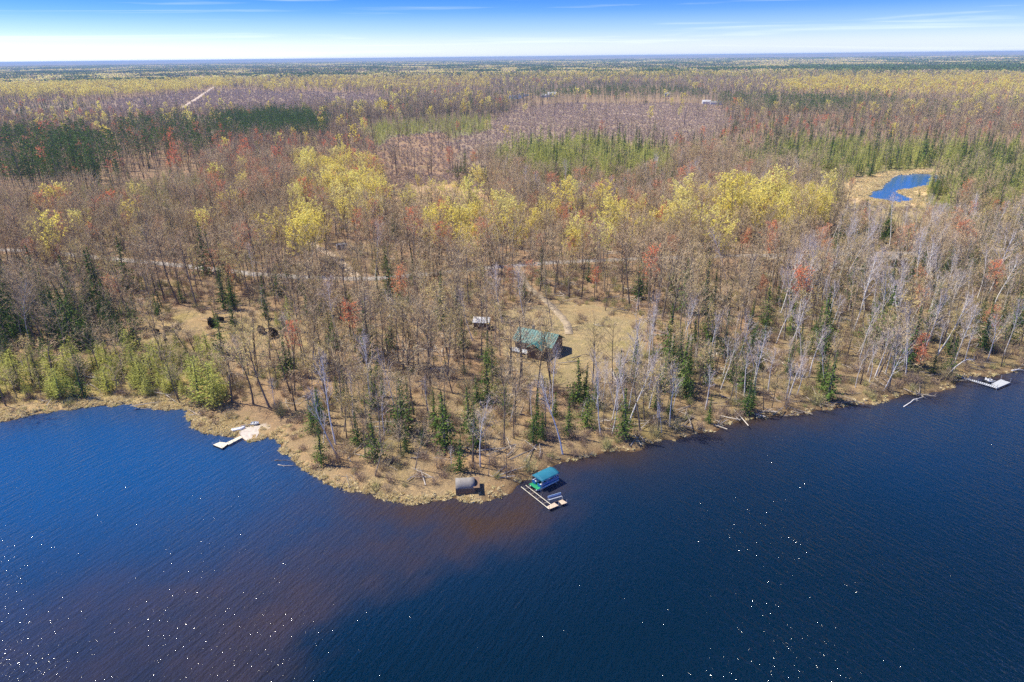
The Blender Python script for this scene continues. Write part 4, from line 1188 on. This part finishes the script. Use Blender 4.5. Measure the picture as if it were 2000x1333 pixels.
def hull(L, Wd, Hh, flip=False, bow=.15):
    secs = []
    for i in range(11):
        t = i / 10
        w = Wd / 2 * (min(1, .80 + .5 * t) if t < .45 else math.cos((t - .45) / .55 * math.pi / 2 * .96) ** .6 + .02)
        w = min(w, Wd / 2)
        sh = Hh * (.86 + .30 * t * t)
        pr = []
        for j in range(9):
            a = math.pi * j / 8
            y = -w * math.cos(a); zz = sh * (1 - math.sin(a) ** .7 * (1 - bow * t ** 3))
            pr.append((y, sh - zz if flip else zz))
        secs.append((L * (t - .5), pr))
    return loft(secs)

def boat_thing(name, u, v, ang, L, Wd, Hh, mat, label, flip=True, seat=False):
    b = empty(name, ground_at(u, v), R(ang))
    b.location.z += .02
    hull(L, Wd, Hh, flip).obj('hull', mat, b, True)
    pts = []
    for i in range(21):
        t = i / 20; w = min(Wd / 2, Wd / 2 * (min(1, .80 + .5 * t) if t < .45 else math.cos((t - .45) / .55 * math.pi / 2 * .96) ** .6 + .02))
        pts.append((L * (t - .5), w))
    zz = .03 if flip else Hh
    MB().tube([(x, y, zz) for x, y in pts] + [(x, -y, zz) for x, y in pts[::-1]], .03, 5).obj('gunwale', MAT['alu'], b)
    if flip: MB().box(-.1 * L, 0, Hh * 1.02, L * .7, .05, .05).obj('keel', MAT['alu'], b)
    else:
        for x in (-.25, .1): MB().box(x * L, 0, Hh * .8, .25, Wd * .86, .04).obj('seat', MAT['plank_grey'], b)
    tag(b, label, 'boat'); return b
boat_thing('rowboat', 466, 839.5, 24, 2.7, 1.15, .5, MAT['white'], 'white rowboat lying upside down beside the pale landing')
boat_thing('dinghy', 498, 829.5, 6, 1.7, 1.0, .42, MAT['white'], 'small white dinghy at the back of the landing', False)
boat_thing('kayak', 482, 832.5, 20, 2.3, .62, .3, mat_simple('kayak_dull', (0.16, 0.12, 0.13), .6, .3), 'dull dark kayak lying between the rowboat and dinghy')

# landing patch of pale gravel
lp = pxq([(464, 842), (478, 834), (492, 831), (512, 833), (506, 845), (489, 857), (474, 853)], .6)
lp = np.array(rough(lp + [lp[0]], .7, .09, np.random.default_rng(2)))[:-1]
c0 = lp.mean(0)
rings = [np.concatenate([[c0]] * 1)]
vv = [(c0[0], c0[1])] + [tuple(c0 + (p - c0) * .5) for p in lp] + [tuple(p) for p in lp]
va = np.array(vv); vz = land_z(va[:, 0], va[:, 1]) + .05; vz[1 + len(lp):] -= .02
nL = len(lp)
fs = [(0, 1 + i, 1 + (i + 1) % nL) for i in range(nL)] + [(1 + i, 1 + nL + i, 1 + nL + (i + 1) % nL, 1 + (i + 1) % nL) for i in range(nL)]
m = MB(); m.add(np.column_stack([va, vz]), fs)
tag(m.obj('landing_gravel', mat_simple('landing_gravel', (0.50, 0.44, 0.38), .95, .1, 0, .2, 1.5)), kind='structure')

# frame dock
d = empty('frame_dock', Vector((*P(1050., 975., 0)[:2], 0)))
for a, b in (((1018, 951), (1072, 994)), ((1027, 948), (1083, 991))):
    p, q = P(*map(float, a), .45), P(*map(float, b), .45)
    wpart(MB().tube([(p[0], p[1], .42), (q[0], q[1], .42)], .06, 4), 'rail', MAT['plank_pale'], d)
for t in (.1, .32, .54, .76):
    p = P(1018 + 54 * t, 951 + 43 * t, .42); q = P(1027 + 56 * t, 948 + 43 * t, .42)
    wpart(MB().tube([(p[0], p[1], .38), (q[0], q[1], .38)], .04, 4), 'crossbar', MAT['plank'], d)
    for w in (p, q): wpart(MB().tube([(w[0], w[1], -1.2), (w[0], w[1], 1.0)], .035, 5), 'post', MAT['alu'], d)
wboards(d, pxq([(1067.8, 990), (1082.6, 982), (1091, 987.7), (1073.2, 995)], .46), .47, 10, MAT['plank'])
wboards(d, pxq([(1090.7, 979), (1098.4, 976), (1107.8, 982.4), (1097.2, 986)], .46), .47, 8, MAT['plank'], 1)
m = MB()
for a, b in (((1073, 995), (1108, 982)), ((1082, 982), (1099, 976))):
    p, q = P(*map(float, a), .3), P(*map(float, b), .3); m.tube([(p[0], p[1], .33), (q[0], q[1], .33)], .055, 4)
wpart(m, 'frame', MAT['siding'], d)
for u, v in ((1073, 994.5), (1107, 982.5), (1098, 976.5), (1091, 987)):
    p = P(float(u), float(v), .4); wpart(MB().tube([(p[0], p[1], -1.5), (p[0], p[1], 1.05)], .04, 5), 'post', MAT['alu'], d)
tag(d, 'half-decked wooden frame dock on the point beside the pontoon boat', 'dock')

# bench on the frame dock
A, B = P(1071.5, 980., .47), P(1097., 972.5, .47)
ax = (B - A)[:2]; Lb = math.hypot(*ax); an = math.atan2(ax[1], ax[0])
bn = empty('bench', Vector(((A[0] + B[0]) / 2, (A[1] + B[1]) / 2, .40)), an)
MB().box(0, 0, .45, Lb, .34, .05).obj('seat', MAT['alu'], bn)
MB().box(0, .30, .80, Lb, .06, .42).obj('backrest', MAT['paleblue'], bn)
for x in (-.44, .44):
    MB().tube([(x * Lb, -.12, -1.2), (x * Lb, -.12, .43)], .03, 5).obj('leg', MAT['alu'], bn)
    MB().tube([(x * Lb, .26, -1.2), (x * Lb, .34, 1.0)], .03, 5).obj('leg', MAT['alu'], bn)
tag(bn, 'pale metal bench standing behind the frame dock decking', 'bench')

# pontoon boat
A, B = P(1049., 958.5, .45), P(1093., 936.5, .45)
ax = (B - A)[:2]; Lb = math.hypot(*ax); an = math.atan2(ax[1], ax[0])
side = np.array([-math.sin(an), math.cos(an)])
cb = (A[:2] + B[:2]) / 2 + side * 1.15
pb = empty('pontoon_boat', Vector((cb[0], cb[1], 0)), an)
for sgn in (-1, 1):
    xs = [-.5, -.44, -.36, .46, .5]
    MB().tube([(x * Lb, sgn * .82, .22 + (.12 if x < -.45 else 0)) for x in xs], [.05, .2, .30, .30, .22], 10).obj('pontoon', MAT['alu'], pb, True)
MB().box(0, 0, .56, Lb * .98, 2.28, .08).obj('deck', MAT['green_carpet'], pb)
for sgn in (-1, 1):
    f = MB().box(.06 * Lb, sgn * 1.12, .92, Lb * .80, .05, .62).obj('side_panel', MAT['blue'], pb)
    MB().box(.06 * Lb, sgn * 1.152, 1.0, Lb * .78, .012, .10).obj('stripe', MAT['white'], f)
    MB().tube([(-.34 * Lb, sgn * 1.12, 1.25), (.46 * Lb, sgn * 1.12, 1.25)], .03, 5).obj('rail', MAT['alu'], f)
MB().box(.46 * Lb, 0, .92, .05, 2.2, .62).obj('stern_panel', MAT['blue'], pb)
MB().box(-.34 * Lb, .7, .92, .05, .85, .62).obj('bow_panel', MAT['blue'], pb)
MB().box(-.34 * Lb, -.7, .92, .05, .85, .62).obj('bow_panel', MAT['blue'], pb)
for x, y, w, dd in ((-.22, -.78, 1.3, .55), (-.22, .78, 1.3, .55), (.33, .7, 1.0, .6), (.33, -.7, 1.0, .6)):
    se = MB().box(x * Lb, y, .80, w, dd, .38, 0, (.94, .92)).obj('bench_seat', MAT['white'], pb)
    MB().box(x * Lb, y + math.copysign(.24, y), 1.08, w, .12, .32).obj('backrest', MAT['white'], se)
co = MB().box(.08 * Lb, -.55, .95, .55, .7, .72, 0, (.7, .9)).obj('console', MAT['white'], pb)
MB().tube([(.08 * Lb - .32 + .17 * math.cos(t), -.55 + .17 * math.sin(t), 1.28 + .05 * math.cos(t)) for t in np.linspace(0, 6.283, 13)], .018, 5).obj('steering_wheel', MAT['dark'], co)
mo = MB().box(.53 * Lb, 0, .85, .38, .40, .55, 0, (.8, .8)).obj('outboard_motor', MAT['dark'], pb)
MB().box(.53 * Lb, 0, .2, .14, .12, .8).obj('shaft', MAT['dark'], mo)
tag(pb, 'blue pontoon boat moored under a canopy beside the frame dock', 'boat')
# boat lift with canopy over it
lf = empty('boat_lift', Vector((cb[0], cb[1], 0)), an)
for x in (-.36, .36):
    for y in (-1.38, 1.38):
        MB().tube([(x * Lb * .9, y, -1.4), (x * Lb * .9, y, 1.95)], .05, 6).obj('post', MAT['alu'], lf)
secs = []
for x in np.linspace(-.32, .46, 9):
    secs.append((x * Lb, [(y, 1.95 + .34 * (1 - (abs(y) / 1.4) ** 1.8) + .025 * math.sin(x * 46)) for y in np.linspace(-1.4, 1.4, 11)]))
cm = loft(secs); o = cm.obj('canopy', MAT['teal'], lf, True)
md = o.modifiers.new('cloth', 'SOLIDIFY'); md.thickness = .03
for y in (-1.4, 1.4): MB().tube([(-.32 * Lb, y, 1.94), (.46 * Lb, y, 1.94)], .035, 5).obj('canopy_rail', MAT['alu'], lf)
for x in (-.36, .36): MB().tube([(x * Lb, -1.45, .05), (x * Lb, 1.45, .05)], .05, 5).obj('crossbeam', MAT['alu'], lf)
tag(lf, 'boat lift with an arched teal canopy over the pontoon boat', 'boat lift')

# right dock
d = empty('dock', Vector((*P(1940., 750., 0)[:2], 0)))
wboards(d, pxq([(1877.5, 735.5), (1878, 738.6), (1947, 759), (1951, 756)], .55), .55, 18, MAT['plank_grey'], 1)
wboards(d, pxq([(1937, 750), (1955, 741), (1973.5, 747.5), (1951, 757)], .55), .57, 14, MAT['plank_grey'])
pl = pxq([(1937, 750), (1955, 741), (1973.5, 747.5), (1947, 759)], .5)
wpart(MB().prism(pl, .25, .46), 'skirt', MAT['trim'], d)
for u, v in ((1947, 759), (1973, 747), (1955, 741), (1937, 750), (1910, 748), (1893, 743)):
    p = P(float(u), float(v), .5); wpart(MB().tube([(p[0], p[1], -1.3), (p[0], p[1], 1.5)], .05, 6), 'post', MAT['alu'], d)
tag(d, 'grey board dock with a wide end platform on the right shore', 'dock')
# pedal boat beside it
p = P(1932., 746., .1)
pbt = empty('pedal_boat', Vector((p[0], p[1], .0)), R(10))
for y in (-.55, .55):
    MB().tube([(-1.35, y, .22), (-1.15, y, .15), (1.1, y, .15), (1.35, y, .24)], [.1, .24, .26, .08], 8).obj('hull', MAT['dark'], pbt, True)
MB().box(0, 0, .36, 2.2, 1.35, .12, 0, (.95, .95)).obj('deck', MAT['dark'], pbt)
for y in (-.33, .33):
    se = MB().box(-.45, y, .50, .5, .46, .14).obj('seat', MAT['white'], pbt)
    MB().box(-.72, y, .78, .1, .46, .5).obj('backrest', MAT['white'], se)
for y in (-.62, .62): MB().box(.15, y, .48, 1.7, .10, .12).obj('rim', MAT['white'], pbt)
MB().box(.55, 0, .50, .3, .3, .2).obj('pedal_box', MAT['white'], pbt)
MB().tube([(.2, 0, .4), (.1, 0, .75)], .02, 5).obj('tiller', MAT['alu'], pbt)
tag(pbt, 'black and white pedal boat moored against the right dock', 'pedal boat')

# houses
def house(name, loc, rz, sx, sy, wall_h, roof_h, walls, roof, label, cat='house', over=.45, chimney=None, windows=2, hip=0.0, deck=None, door_side=-1):
    h = empty(name, loc, rz)
    w = MB().box(0, 0, wall_h / 2 - .2, sx, sy, wall_h + .4).obj('wall', MAT[walls], h)
    if not hip:
        g = MB()
        for x in (-sx / 2 + .02, sx / 2 - .02):
            g.add([(x - .02, -sy / 2, wall_h), (x - .02, sy / 2, wall_h), (x - .02, 0, wall_h + roof_h), (x + .02, -sy / 2, wall_h), (x + .02, sy / 2, wall_h), (x + .02, 0, wall_h + roof_h)],
                  [(0, 1, 2), (5, 4, 3), (0, 3, 4, 1), (1, 4, 5, 2), (2, 5, 3, 0)])
        g.obj('gable', MAT[walls], h)
    xo, yo = sx / 2 + over, sy / 2 + over
    ez = wall_h - over * roof_h / (sy / 2) + .06
    rt = wall_h + roof_h + .06
    m = MB()
    rx = xo - hip
    T_ = .14
    vs_ = []
    for dz in (0, T_):
        vs_ += [(-xo, -yo, ez + dz), (xo, -yo, ez + dz), (xo, yo, ez + dz), (-xo, yo, ez + dz), (-rx, 0, rt + dz), (rx, 0, rt + dz)]
    top = [(0, 1, 5, 4), (2, 3, 4, 5)] + ([(1, 2, 5), (3, 0, 4)] if hip else [])
    fs = [tuple(i + 6 for i in f) for f in top] + [f[::-1] for f in top]
    ring = [0, 1, 2, 3] if hip else [0, 1, 5, 2, 3, 4]
    for i in range(len(ring)):
        a, b = ring[i], ring[(i + 1) % len(ring)]; fs.append((a, b, b + 6, a + 6))
    m.add(vs_, fs); r_ = m.obj('roof', MAT[roof], h)
    if chimney is not None: MB().box(chimney * sx, sy * .15, rt + .1, .6, .6, 1.6).obj('chimney', MAT['roof_grey'], r_)
    for sgn in (-1, 1):
        for i in range(windows):
            x = sx * ((i + .5) / windows - .5) * .86
            if sgn == door_side and i == windows - 1 and windows > 1:
                dn = MB().box(x, sgn * (sy / 2 + .03), 1.0, .95, .06, 2.05).obj('door', MAT['white'], h)
                MB().box(x + .35, sgn * (sy / 2 + .09), 1.0, .05, .06, .05).obj('handle', MAT['dark'], dn)
                continue
            wd = MB().box(x, sgn * (sy / 2 + .02), 1.55, 1.25, .05, 1.15).obj('window', MAT['white'], h)
            MB().box(x, sgn * (sy / 2 + .055), 1.55, 1.05, .03, .95).obj('pane', MAT['glass'], wd)
    for sgn in (-1, 1):
        wd = MB().box(sgn * (sx / 2 + .02), 0, 1.55, .05, 1.25, 1.15).obj('window', MAT['white'], h)
        MB().box(sgn * (sx / 2 + .055), 0, 1.55, .03, 1.05, .95).obj('pane', MAT['glass'], wd)
    tag(h, label, cat); return h, rt

g = ground_at(1052, 680)
h, rt = house('cabin', g, R(-30), 10.5, 6.6, 2.7, 2.0, 'siding', 'roof_teal', 'brown cabin with a green metal gable roof in the wooded yard', 'cabin', .6, -.2, 3)
# standing seams on the metal roof
for sgn in (-1, 1):
    for xx in np.linspace(-5.5, 5.5, 15):
        ye, ze, zr = sgn * 3.9, 2.7 - .6 * 2.0 / 3.3 + .2, 4.9
        q = MB(); q.add([(xx + a_, y_, z_ + b_) for (y_, z_) in ((ye, ze), (sgn * .05, zr)) for (a_, b_) in ((-.04, -.03), (.04, -.03), (.04, .06), (-.04, .06))],
                        [(0, 1, 2, 3), (7, 6, 5, 4), (0, 4, 5, 1), (1, 5, 6, 2), (2, 6, 7, 3), (3, 7, 4, 0)])
        q.obj('seam', MAT['roof_teal'], h)
# front wing and deck
m = MB()
MB().box(2.2, -4.9, 1.1, 4.0, 3.4, 2.6).obj('wing_wall', MAT['siding'], h)
vs_ = []
for dz in (0, .12): vs_ += [(-.1, -3.0, 2.55 + dz), (-.1, -7.0, 2.55 + dz), (2.2, -7.0, 3.95 + dz), (2.2, -1.2, 3.95 + dz), (4.5, -7.0, 2.55 + dz), (4.5, -3.0, 2.55 + dz)]
m.add(vs_, [(6, 7, 8, 9), (9, 8, 10, 11), (3, 2, 1, 0), (5, 4, 2, 3), (0, 1, 7, 6), (1, 2, 8, 7), (2, 4, 10, 8), (4, 5, 11, 10)])
m.obj('wing_roof', MAT['roof_teal'], h)
dk = MB().box(-2.6, -4.6, .45, 5.2, 2.6, .12).obj('deck', MAT['plank_grey'], h)
for x in np.linspace(-5.1, -.1, 12): MB().box(x, -5.86, .95, .06, .06, .9).obj('baluster', MAT['white'], dk)
MB().box(-2.6, -5.86, 1.42, 5.2, .09, .07).obj('handrail', MAT['white'], dk)
house('garden_shed', ground_at(942, 640), R(-8), 4.2, 3.2, 2.1, .9, 'siding', 'roof_pale', 'small shed with a pale roof left of the cabin', 'shed', .3, None, 1)
house('house', ground_at(1738, 516), R(-4), 8.6, 7.4, 2.6, 1.7, 'siding_tan', 'roof_grey', 'tan house with a grey shingle roof among the right-hand birches', 'house', .5, .2, 3, 2.2)
gy = ground_at(1712, 515)
house('garden_shed', gy + Vector((-2.5, -1, 0)), R(10), 3.2, 2.6, 2.0, .8, 'siding_tan', 'plank_grey' if False else 'roof_pale', 'little tan shed left of the grey-roofed house', 'shed', .25, None, 1)
house('farmhouse', ground_at(1078, 189.5), R(-12), 17, 10, 5.0, 3.6, 'white', 'roof_pale', 'far house with a pale pinkish roof among dark conifers', 'house', .6, .2, 4)
house('barn', ground_at(1064, 190.5), R(8), 14, 8, 3.6, 2.4, 'white', 'roof_pale', 'far low white building left of the pale-roofed house', 'barn', .4, None, 3)
house('barn', ground_at(1379, 203), R(-6), 12, 8, 3.2, 2.2, 'white', 'roof_pale', 'far white shed left of its twin below the pine line', 'barn', .4, None, 3)
house('barn', ground_at(1398, 205), R(-10), 17, 8, 3.4, 2.0, 'white', 'roof_grey', 'far long white building beyond the wide cut-over', 'barn', .4, None, 5)
house('barn', ground_at(1303, 189), R(-5), 9, 7, 5.0, 2.0, 'paleblue', 'roof_pale', 'far pale blue outbuilding behind the green field', 'barn', .4, None, 2)

# arched tarp shelter on the point
g = ground_at(909, 956)
sh_ = empty('shelter', g, R(4))
secs = []
for x in (-1.7, -.85, 0, .85, 1.7):
    secs.append((x, [(1.35 * math.cos(a), .9 + 1.3 * math.sin(a)) for a in np.linspace(0, math.pi, 12)]))
o = loft(secs); o.f = o.f[:-2]
ro = o.obj('roof', MAT['roof_grey'], sh_, True); md = ro.modifiers.new('thick', 'SOLIDIFY'); md.thickness = .05
for y in (-1.33, 1.33): MB().box(0, y, .4, 3.4, .05, 1.1).obj('wall', MAT['siding'], sh_)
MB().prism([(1.25 * math.cos(a), .9 + 1.2 * math.sin(a)) for a in np.linspace(0, math.pi, 12)] + [(-1.25, -.1), (1.25, -.1)], -.03, .03).obj('back_wall', MAT['siding'], sh_)
bw = sh_.children[-1]; bw.rotation_euler = (R(90), 0, R(90)); bw.location = (1.6, 0, 0)
MB().box(-1.62, 0, .75, .05, 1.6, 1.7).obj('door', MAT['dark'], sh_)
tag(sh_, 'small arched shelter with a pale roof near the tip of the point', 'shelter')

# campers
def camper(name, u, v, rz, L, Wd, Hh, body, label, awning=False):
    c = empty(name, ground_at(u, v), rz)
    prof = [(-L / 2, .55), (L / 2, .55), (L / 2, .9), (L / 2 - .15, Hh - .15), (L / 2 - .5, Hh), (-L / 2 + .35, Hh), (-L / 2 + .05, Hh - .3), (-L / 2, .9)]
    m = MB(); n_ = len(prof)
    m.add([(x, -Wd / 2, z) for x, z in prof] + [(x, Wd / 2, z) for x, z in prof], [tuple(range(n_)), tuple(range(n_, 2 * n_))[::-1]] + [(i, n_ + i, n_ + (i + 1) % n_, (i + 1) % n_) for i in range(n_)])
    bd = m.obj('body', body, c)
    MB().box(0, 0, Hh + .06, L * .25, Wd * .3, .12).obj('roof_vent', MAT['trim'], bd)
    for x in (-.27, .22):
        wd = MB().box(x * L, -Wd / 2 - .01, Hh * .66, L * .2, .03, .6).obj('window', MAT['trim'], c)
        MB().box(x * L, -Wd / 2 - .03, Hh * .66, L * .17, .02, .48).obj('pane', MAT['glass'], wd)
    MB().box(-.02 * L, -Wd / 2 - .015, Hh * .52, .65, .03, 1.75).obj('door', MAT['plank_grey'], c)
    MB().box(0, -Wd / 2 - .008, .85, L * .96, .012, .22).obj('stripe', MAT['trim'], c)
    for y in (-Wd / 2 + .12, Wd / 2 - .12):
        wh = MB().tube([(.06 * L, y - .11, .36), (.06 * L, y + .11, .36)], .36, 14).obj('wheel', MAT['dark'], c)
        MB().tube([(.06 * L, y - .13, .36), (.06 * L, y + .13, .36)], .17, 10).obj('rim', MAT['alu'], wh)
    MB().tube([(-L / 2, 0, .5), (-L / 2 - 1.0, 0, .5)], .05, 6).obj('hitch', MAT['dark'], c)
    if awning: MB().box(.15 * L, -Wd / 2 - .9, Hh - .25, L * .55, 1.8, .05).obj('awning', MAT['trim'], c)
    tag(c, label, 'camper'); return c
camper('camper', 579, 472, R(-5), 4.6, 2.2, 2.7, MAT['white'], 'white camper trailer parked by the sandy clearing beyond the road')
camper('camper', 628.5, 338, R(-12), 5.2, 2.4, 3.0, MAT['white'], 'white camper with a pale blue shed at its right end')
camper('camper', 668, 487, R(20), 4.2, 2.0, 2.2, mat_simple('camper_grey', (.45, .44, .44), .5, .4), 'low grey camper half hidden in the woods beside the yellow grove')
house('garden_shed', ground_at(638, 338.5), R(-12), 3.6, 3.0, 2.6, .7, 'paleblue', 'paleblue', 'pale blue shed just right of the far white camper', 'shed', .2, None, 1)
# sand heap in front of the first camper
m = MB(); rg = np.random.default_rng(4)
n_ = 18
pts = [(0, 0, .9)] + [(1.6 * math.cos(a) * rg.uniform(.8, 1.2), .9 * math.sin(a) * rg.uniform(.8, 1.2), .55) for a in np.linspace(0, 6.283, n_, False)] + [(3.0 * math.cos(a) * rg.uniform(.85, 1.2), 1.8 * math.sin(a) * rg.uniform(.85, 1.2), -.1) for a in np.linspace(0, 6.283, n_, False)]
m.add(pts, [(0, 1 + i, 1 + (i + 1) % n_) for i in range(n_)] + [(1 + i, 1 + n_ + i, 1 + n_ + (i + 1) % n_, 1 + (i + 1) % n_) for i in range(n_)])
o = m.obj('sand_heap', mat_simple('sand', (.62, .5, .36), .95, .1, 0, .12, 2), None, True); o.location = ground_at(566, 477)
tag(o, 'heap of pale sand beside the white camper beyond the road', 'sand heap')

# uprooted root plates with their fallen trunks
def root_plate(u, v, size, ang, trunk_len, label, seed):
    rg = np.random.default_rng(seed)
    t = empty('uprooted_tree', ground_at(u, v), ang)
    m = MB(); n1, n2 = 16, 5
    vs_ = [(-.25 * size, 0, size * .55)]
    for k_ in range(1, n2 + 1):
        for i in range(n1):
            a = 6.283 * i / n1; r_ = size * k_ / n2 * rg.uniform(.8, 1.18)
            vs_.append((-.25 * size * (1 - (k_ / n2) ** 2) + rg.normal(0, .09 * size), r_ * math.cos(a), max(-.2, size * .55 + r_ * math.sin(a) * .72)))
    nb = len(vs_)
    for i in range(n1):
        x, y, z = vs_[1 + (n2 - 1) * n1 + i]; vs_.append((x + .45 * size, y * .7, max(-.2, z * .8)))
    vs_.append((.8 * size, 0, size * .5))
    fs = [(0, 1 + i, 1 + (i + 1) % n1) for i in range(n1)]
    for k_ in range(n2):
        b0 = 1 + k_ * n1
        fs += [(b0 + i, b0 + n1 + i, b0 + n1 + (i + 1) % n1, b0 + (i + 1) % n1) for i in range(n1)]
    fs += [(nb + i, nb + n1, nb + (i + 1) % n1) for i in range(n1)]
    m.add(vs_, fs)
    m.obj('root_plate', MAT['soil'], t)
    q = MB(); a = rg.uniform(0, 6.283, 26)
    st = np.stack([rg.uniform(-.2, .1, 26) * size, np.cos(a) * size * .6, size * .5 + np.sin(a) * size * .45], -1)
    en = st + np.stack([rg.uniform(-.5, .2, 26) * size, np.cos(a) * size * rg.uniform(.3, .9, 26), np.sin(a) * size * rg.uniform(.2, .7, 26)], -1)
    q.slivers(st, en, .10 * size, rg); q.obj('roots', MAT['soil'], t)
    if trunk_len:
        tr = MB().tube([(0, 0, size * .5), (trunk_len * .4, .2, .45 * size), (trunk_len, .1, .25)], [.2, .15, .05], 7).obj('trunk', MAT['bark'], t, True)
        b = MB(); k_ = 46
        f = rg.uniform(.35, 1, k_); p0 = np.stack([f * trunk_len, 0 * f, .35 + 0 * f], -1)
        dv = np.stack([rg.uniform(.3, 1.3, k_), rg.normal(0, .9, k_), rg.uniform(0, .9, k_)], -1) * (1.5 * (1.3 - f))[:, None]
        b.slivers(p0, p0 + dv, .05, rg); b.obj('branches', MAT['deadwood'], tr)
    tag(t, label, 'uprooted tree', 'uprooted trees at the swamp edge')
RP = [(262, 664, 1.7, 3.4, 11, 'largest black root plate with a long fallen trunk above the left bay'),
      (240, 668, 1.1, 3.2, 9, 'black root plate just left of the largest one, its trunk pointing left'),
      (306, 652, .85, .6, 0, 'small black root plate right of the largest one'),
      (328, 648, 1.1, 1.2, 6, 'round black root plate in the middle of the windfall row'),
      (346, 643, .9, .4, 0, 'low black root plate on the grass left of the leaning spruce'),
      (411, 637, 1.5, .3, 8, 'wide black root plate behind the tamarack thicket, right of the spruce'),
      (431, 629, 1.1, 1.0, 5, 'rearmost black root plate touching a wide one'),
      (345, 678, .9, 2.4, 4, 'brownish root plate half hidden behind the tamarack tops'),
      (322, 665, .6, .2, 0, 'smallest dark root clump on the open grass'),
      (508, 651, 1.5, .5, 7, 'black root plate at the right end, left one of a pair'),
      (532, 657, 1.7, .2, 9, 'broadest black root plate at the right end of the windfall'),
      (420, 684, 1.0, .8, 0, 'reddish dark root clump in the brown brush above the bay'),
      (405, 700, .8, .3, 0, 'dark root clump lowest down beside the tamaracks')]
for i, (u, v, sz, an_, tl, lab) in enumerate(RP): root_plate(u, v, sz * 1.3, an_, tl, lab, 40 + i)

# fallen and floating trunks
def fallen(name, pts_px, zs, rad, mat, label, twigs=0, seed=1):
    rg = np.random.default_rng(seed)
    pts = []
    for (u, v), z in zip(pts_px, zs):
        p = P(float(u), float(v), z); pts.append(Vector((p[0], p[1], z)))
    t = empty(name, pts[0])
    loc = [p - pts[0] for p in pts]
    dense = [np.array(loc[0])]
    for a, b in zip(loc[:-1], loc[1:]): dense += [np.array(a.lerp(b, k_ / 3)) + rg.normal(0, .04, 3) for k_ in (1, 2, 3)]
    tr = MB().tube(dense, np.linspace(rad, rad * .3, len(dense)), 7).obj('trunk', mat, t, True)
    if twigs:
        f = rg.integers(len(dense) // 3, len(dense), twigs); a = np.array(dense)[f]
        L = np.linalg.norm(np.array(loc[-1]))
        b = a + rg.normal(0, .10 * L + .25, (twigs, 3)); b[:, 2] = np.maximum(b[:, 2], a[:, 2] - .1)
        MB().slivers(a, b, rad * .5, rg).obj('branches', mat, tr)
    tag(t, label, 'log'); return t
fallen('floating_log', [(264, 800), (277, 799), (292, 799.5)], [.06, .07, .05], .13, MAT['deadwood'], 'pale log floating in the left bay just off the marsh')
fallen('floating_log', [(543, 908), (556, 910), (577, 909)], [.05, .08, .3], .10, MAT['deadwood'], 'thin pale log reaching from the point into the left water', 8, 3)
fallen('floating_log', [(536, 900), (552, 899), (574, 901)], [.06, .06, .3], .08, MAT['bark'], 'thin brown log just behind the pale one off the point', 5, 4)
fallen('fallen_birch', [(1976, 724), (1990, 722), (2004, 724)], [.5, .35, .1], .17, MAT['bark_white'], 'white birch trunk fallen into the water at the far right shore', 14, 5)
fallen('bent_birch', [(1847, 738), (1856, 727), (1868, 716), (1884, 704), (1896, 702), (1905, 704)], [.6, 2.2, 4.0, 5.0, 4.9, 4.2], .15, MAT['bark_white'], 'bent white birch arching over the bank left of the right dock', 16, 6)
fallen('fallen_birch', [(752, 625), (766, 612), (776, 600), (760, 580)], [1.8, 2.2, 2.6, 3.2], .18, MAT['bark_white'], 'broken white trunk lying behind the road bend left of the cabin', 26, 7)
fallen('fallen_birch', [(1765, 795), (1785, 781), (1802, 776)], [.1, .5, 1.0], .12, MAT['bark_white'], 'pale leaning deadfall over the water near the right bank', 10, 8)

# ------------------------------------------------------------------ haze
hm = bpy.data.materials.new('haze_air'); hm.use_nodes = True
hn, hl_ = hm.node_tree.nodes, hm.node_tree.links
hn.clear()
ho = hn.new('ShaderNodeOutputMaterial'); pv_ = hn.new('ShaderNodeVolumePrincipled')
pv_.inputs['Color'].default_value = (0.50, 0.72, 1.0, 1)
pv_.inputs['Density'].default_value = 0.00008
pv_.inputs['Anisotropy'].default_value = 0.0
hl_.new(pv_.outputs[0], ho.inputs['Volume'])
hz = MB().box(0, 30000, 36.5, 150000, 84000, 81).obj('haze', hm)
tag(hz, 'thin blue daylight haze over the whole landscape', 'haze', kind='stuff')
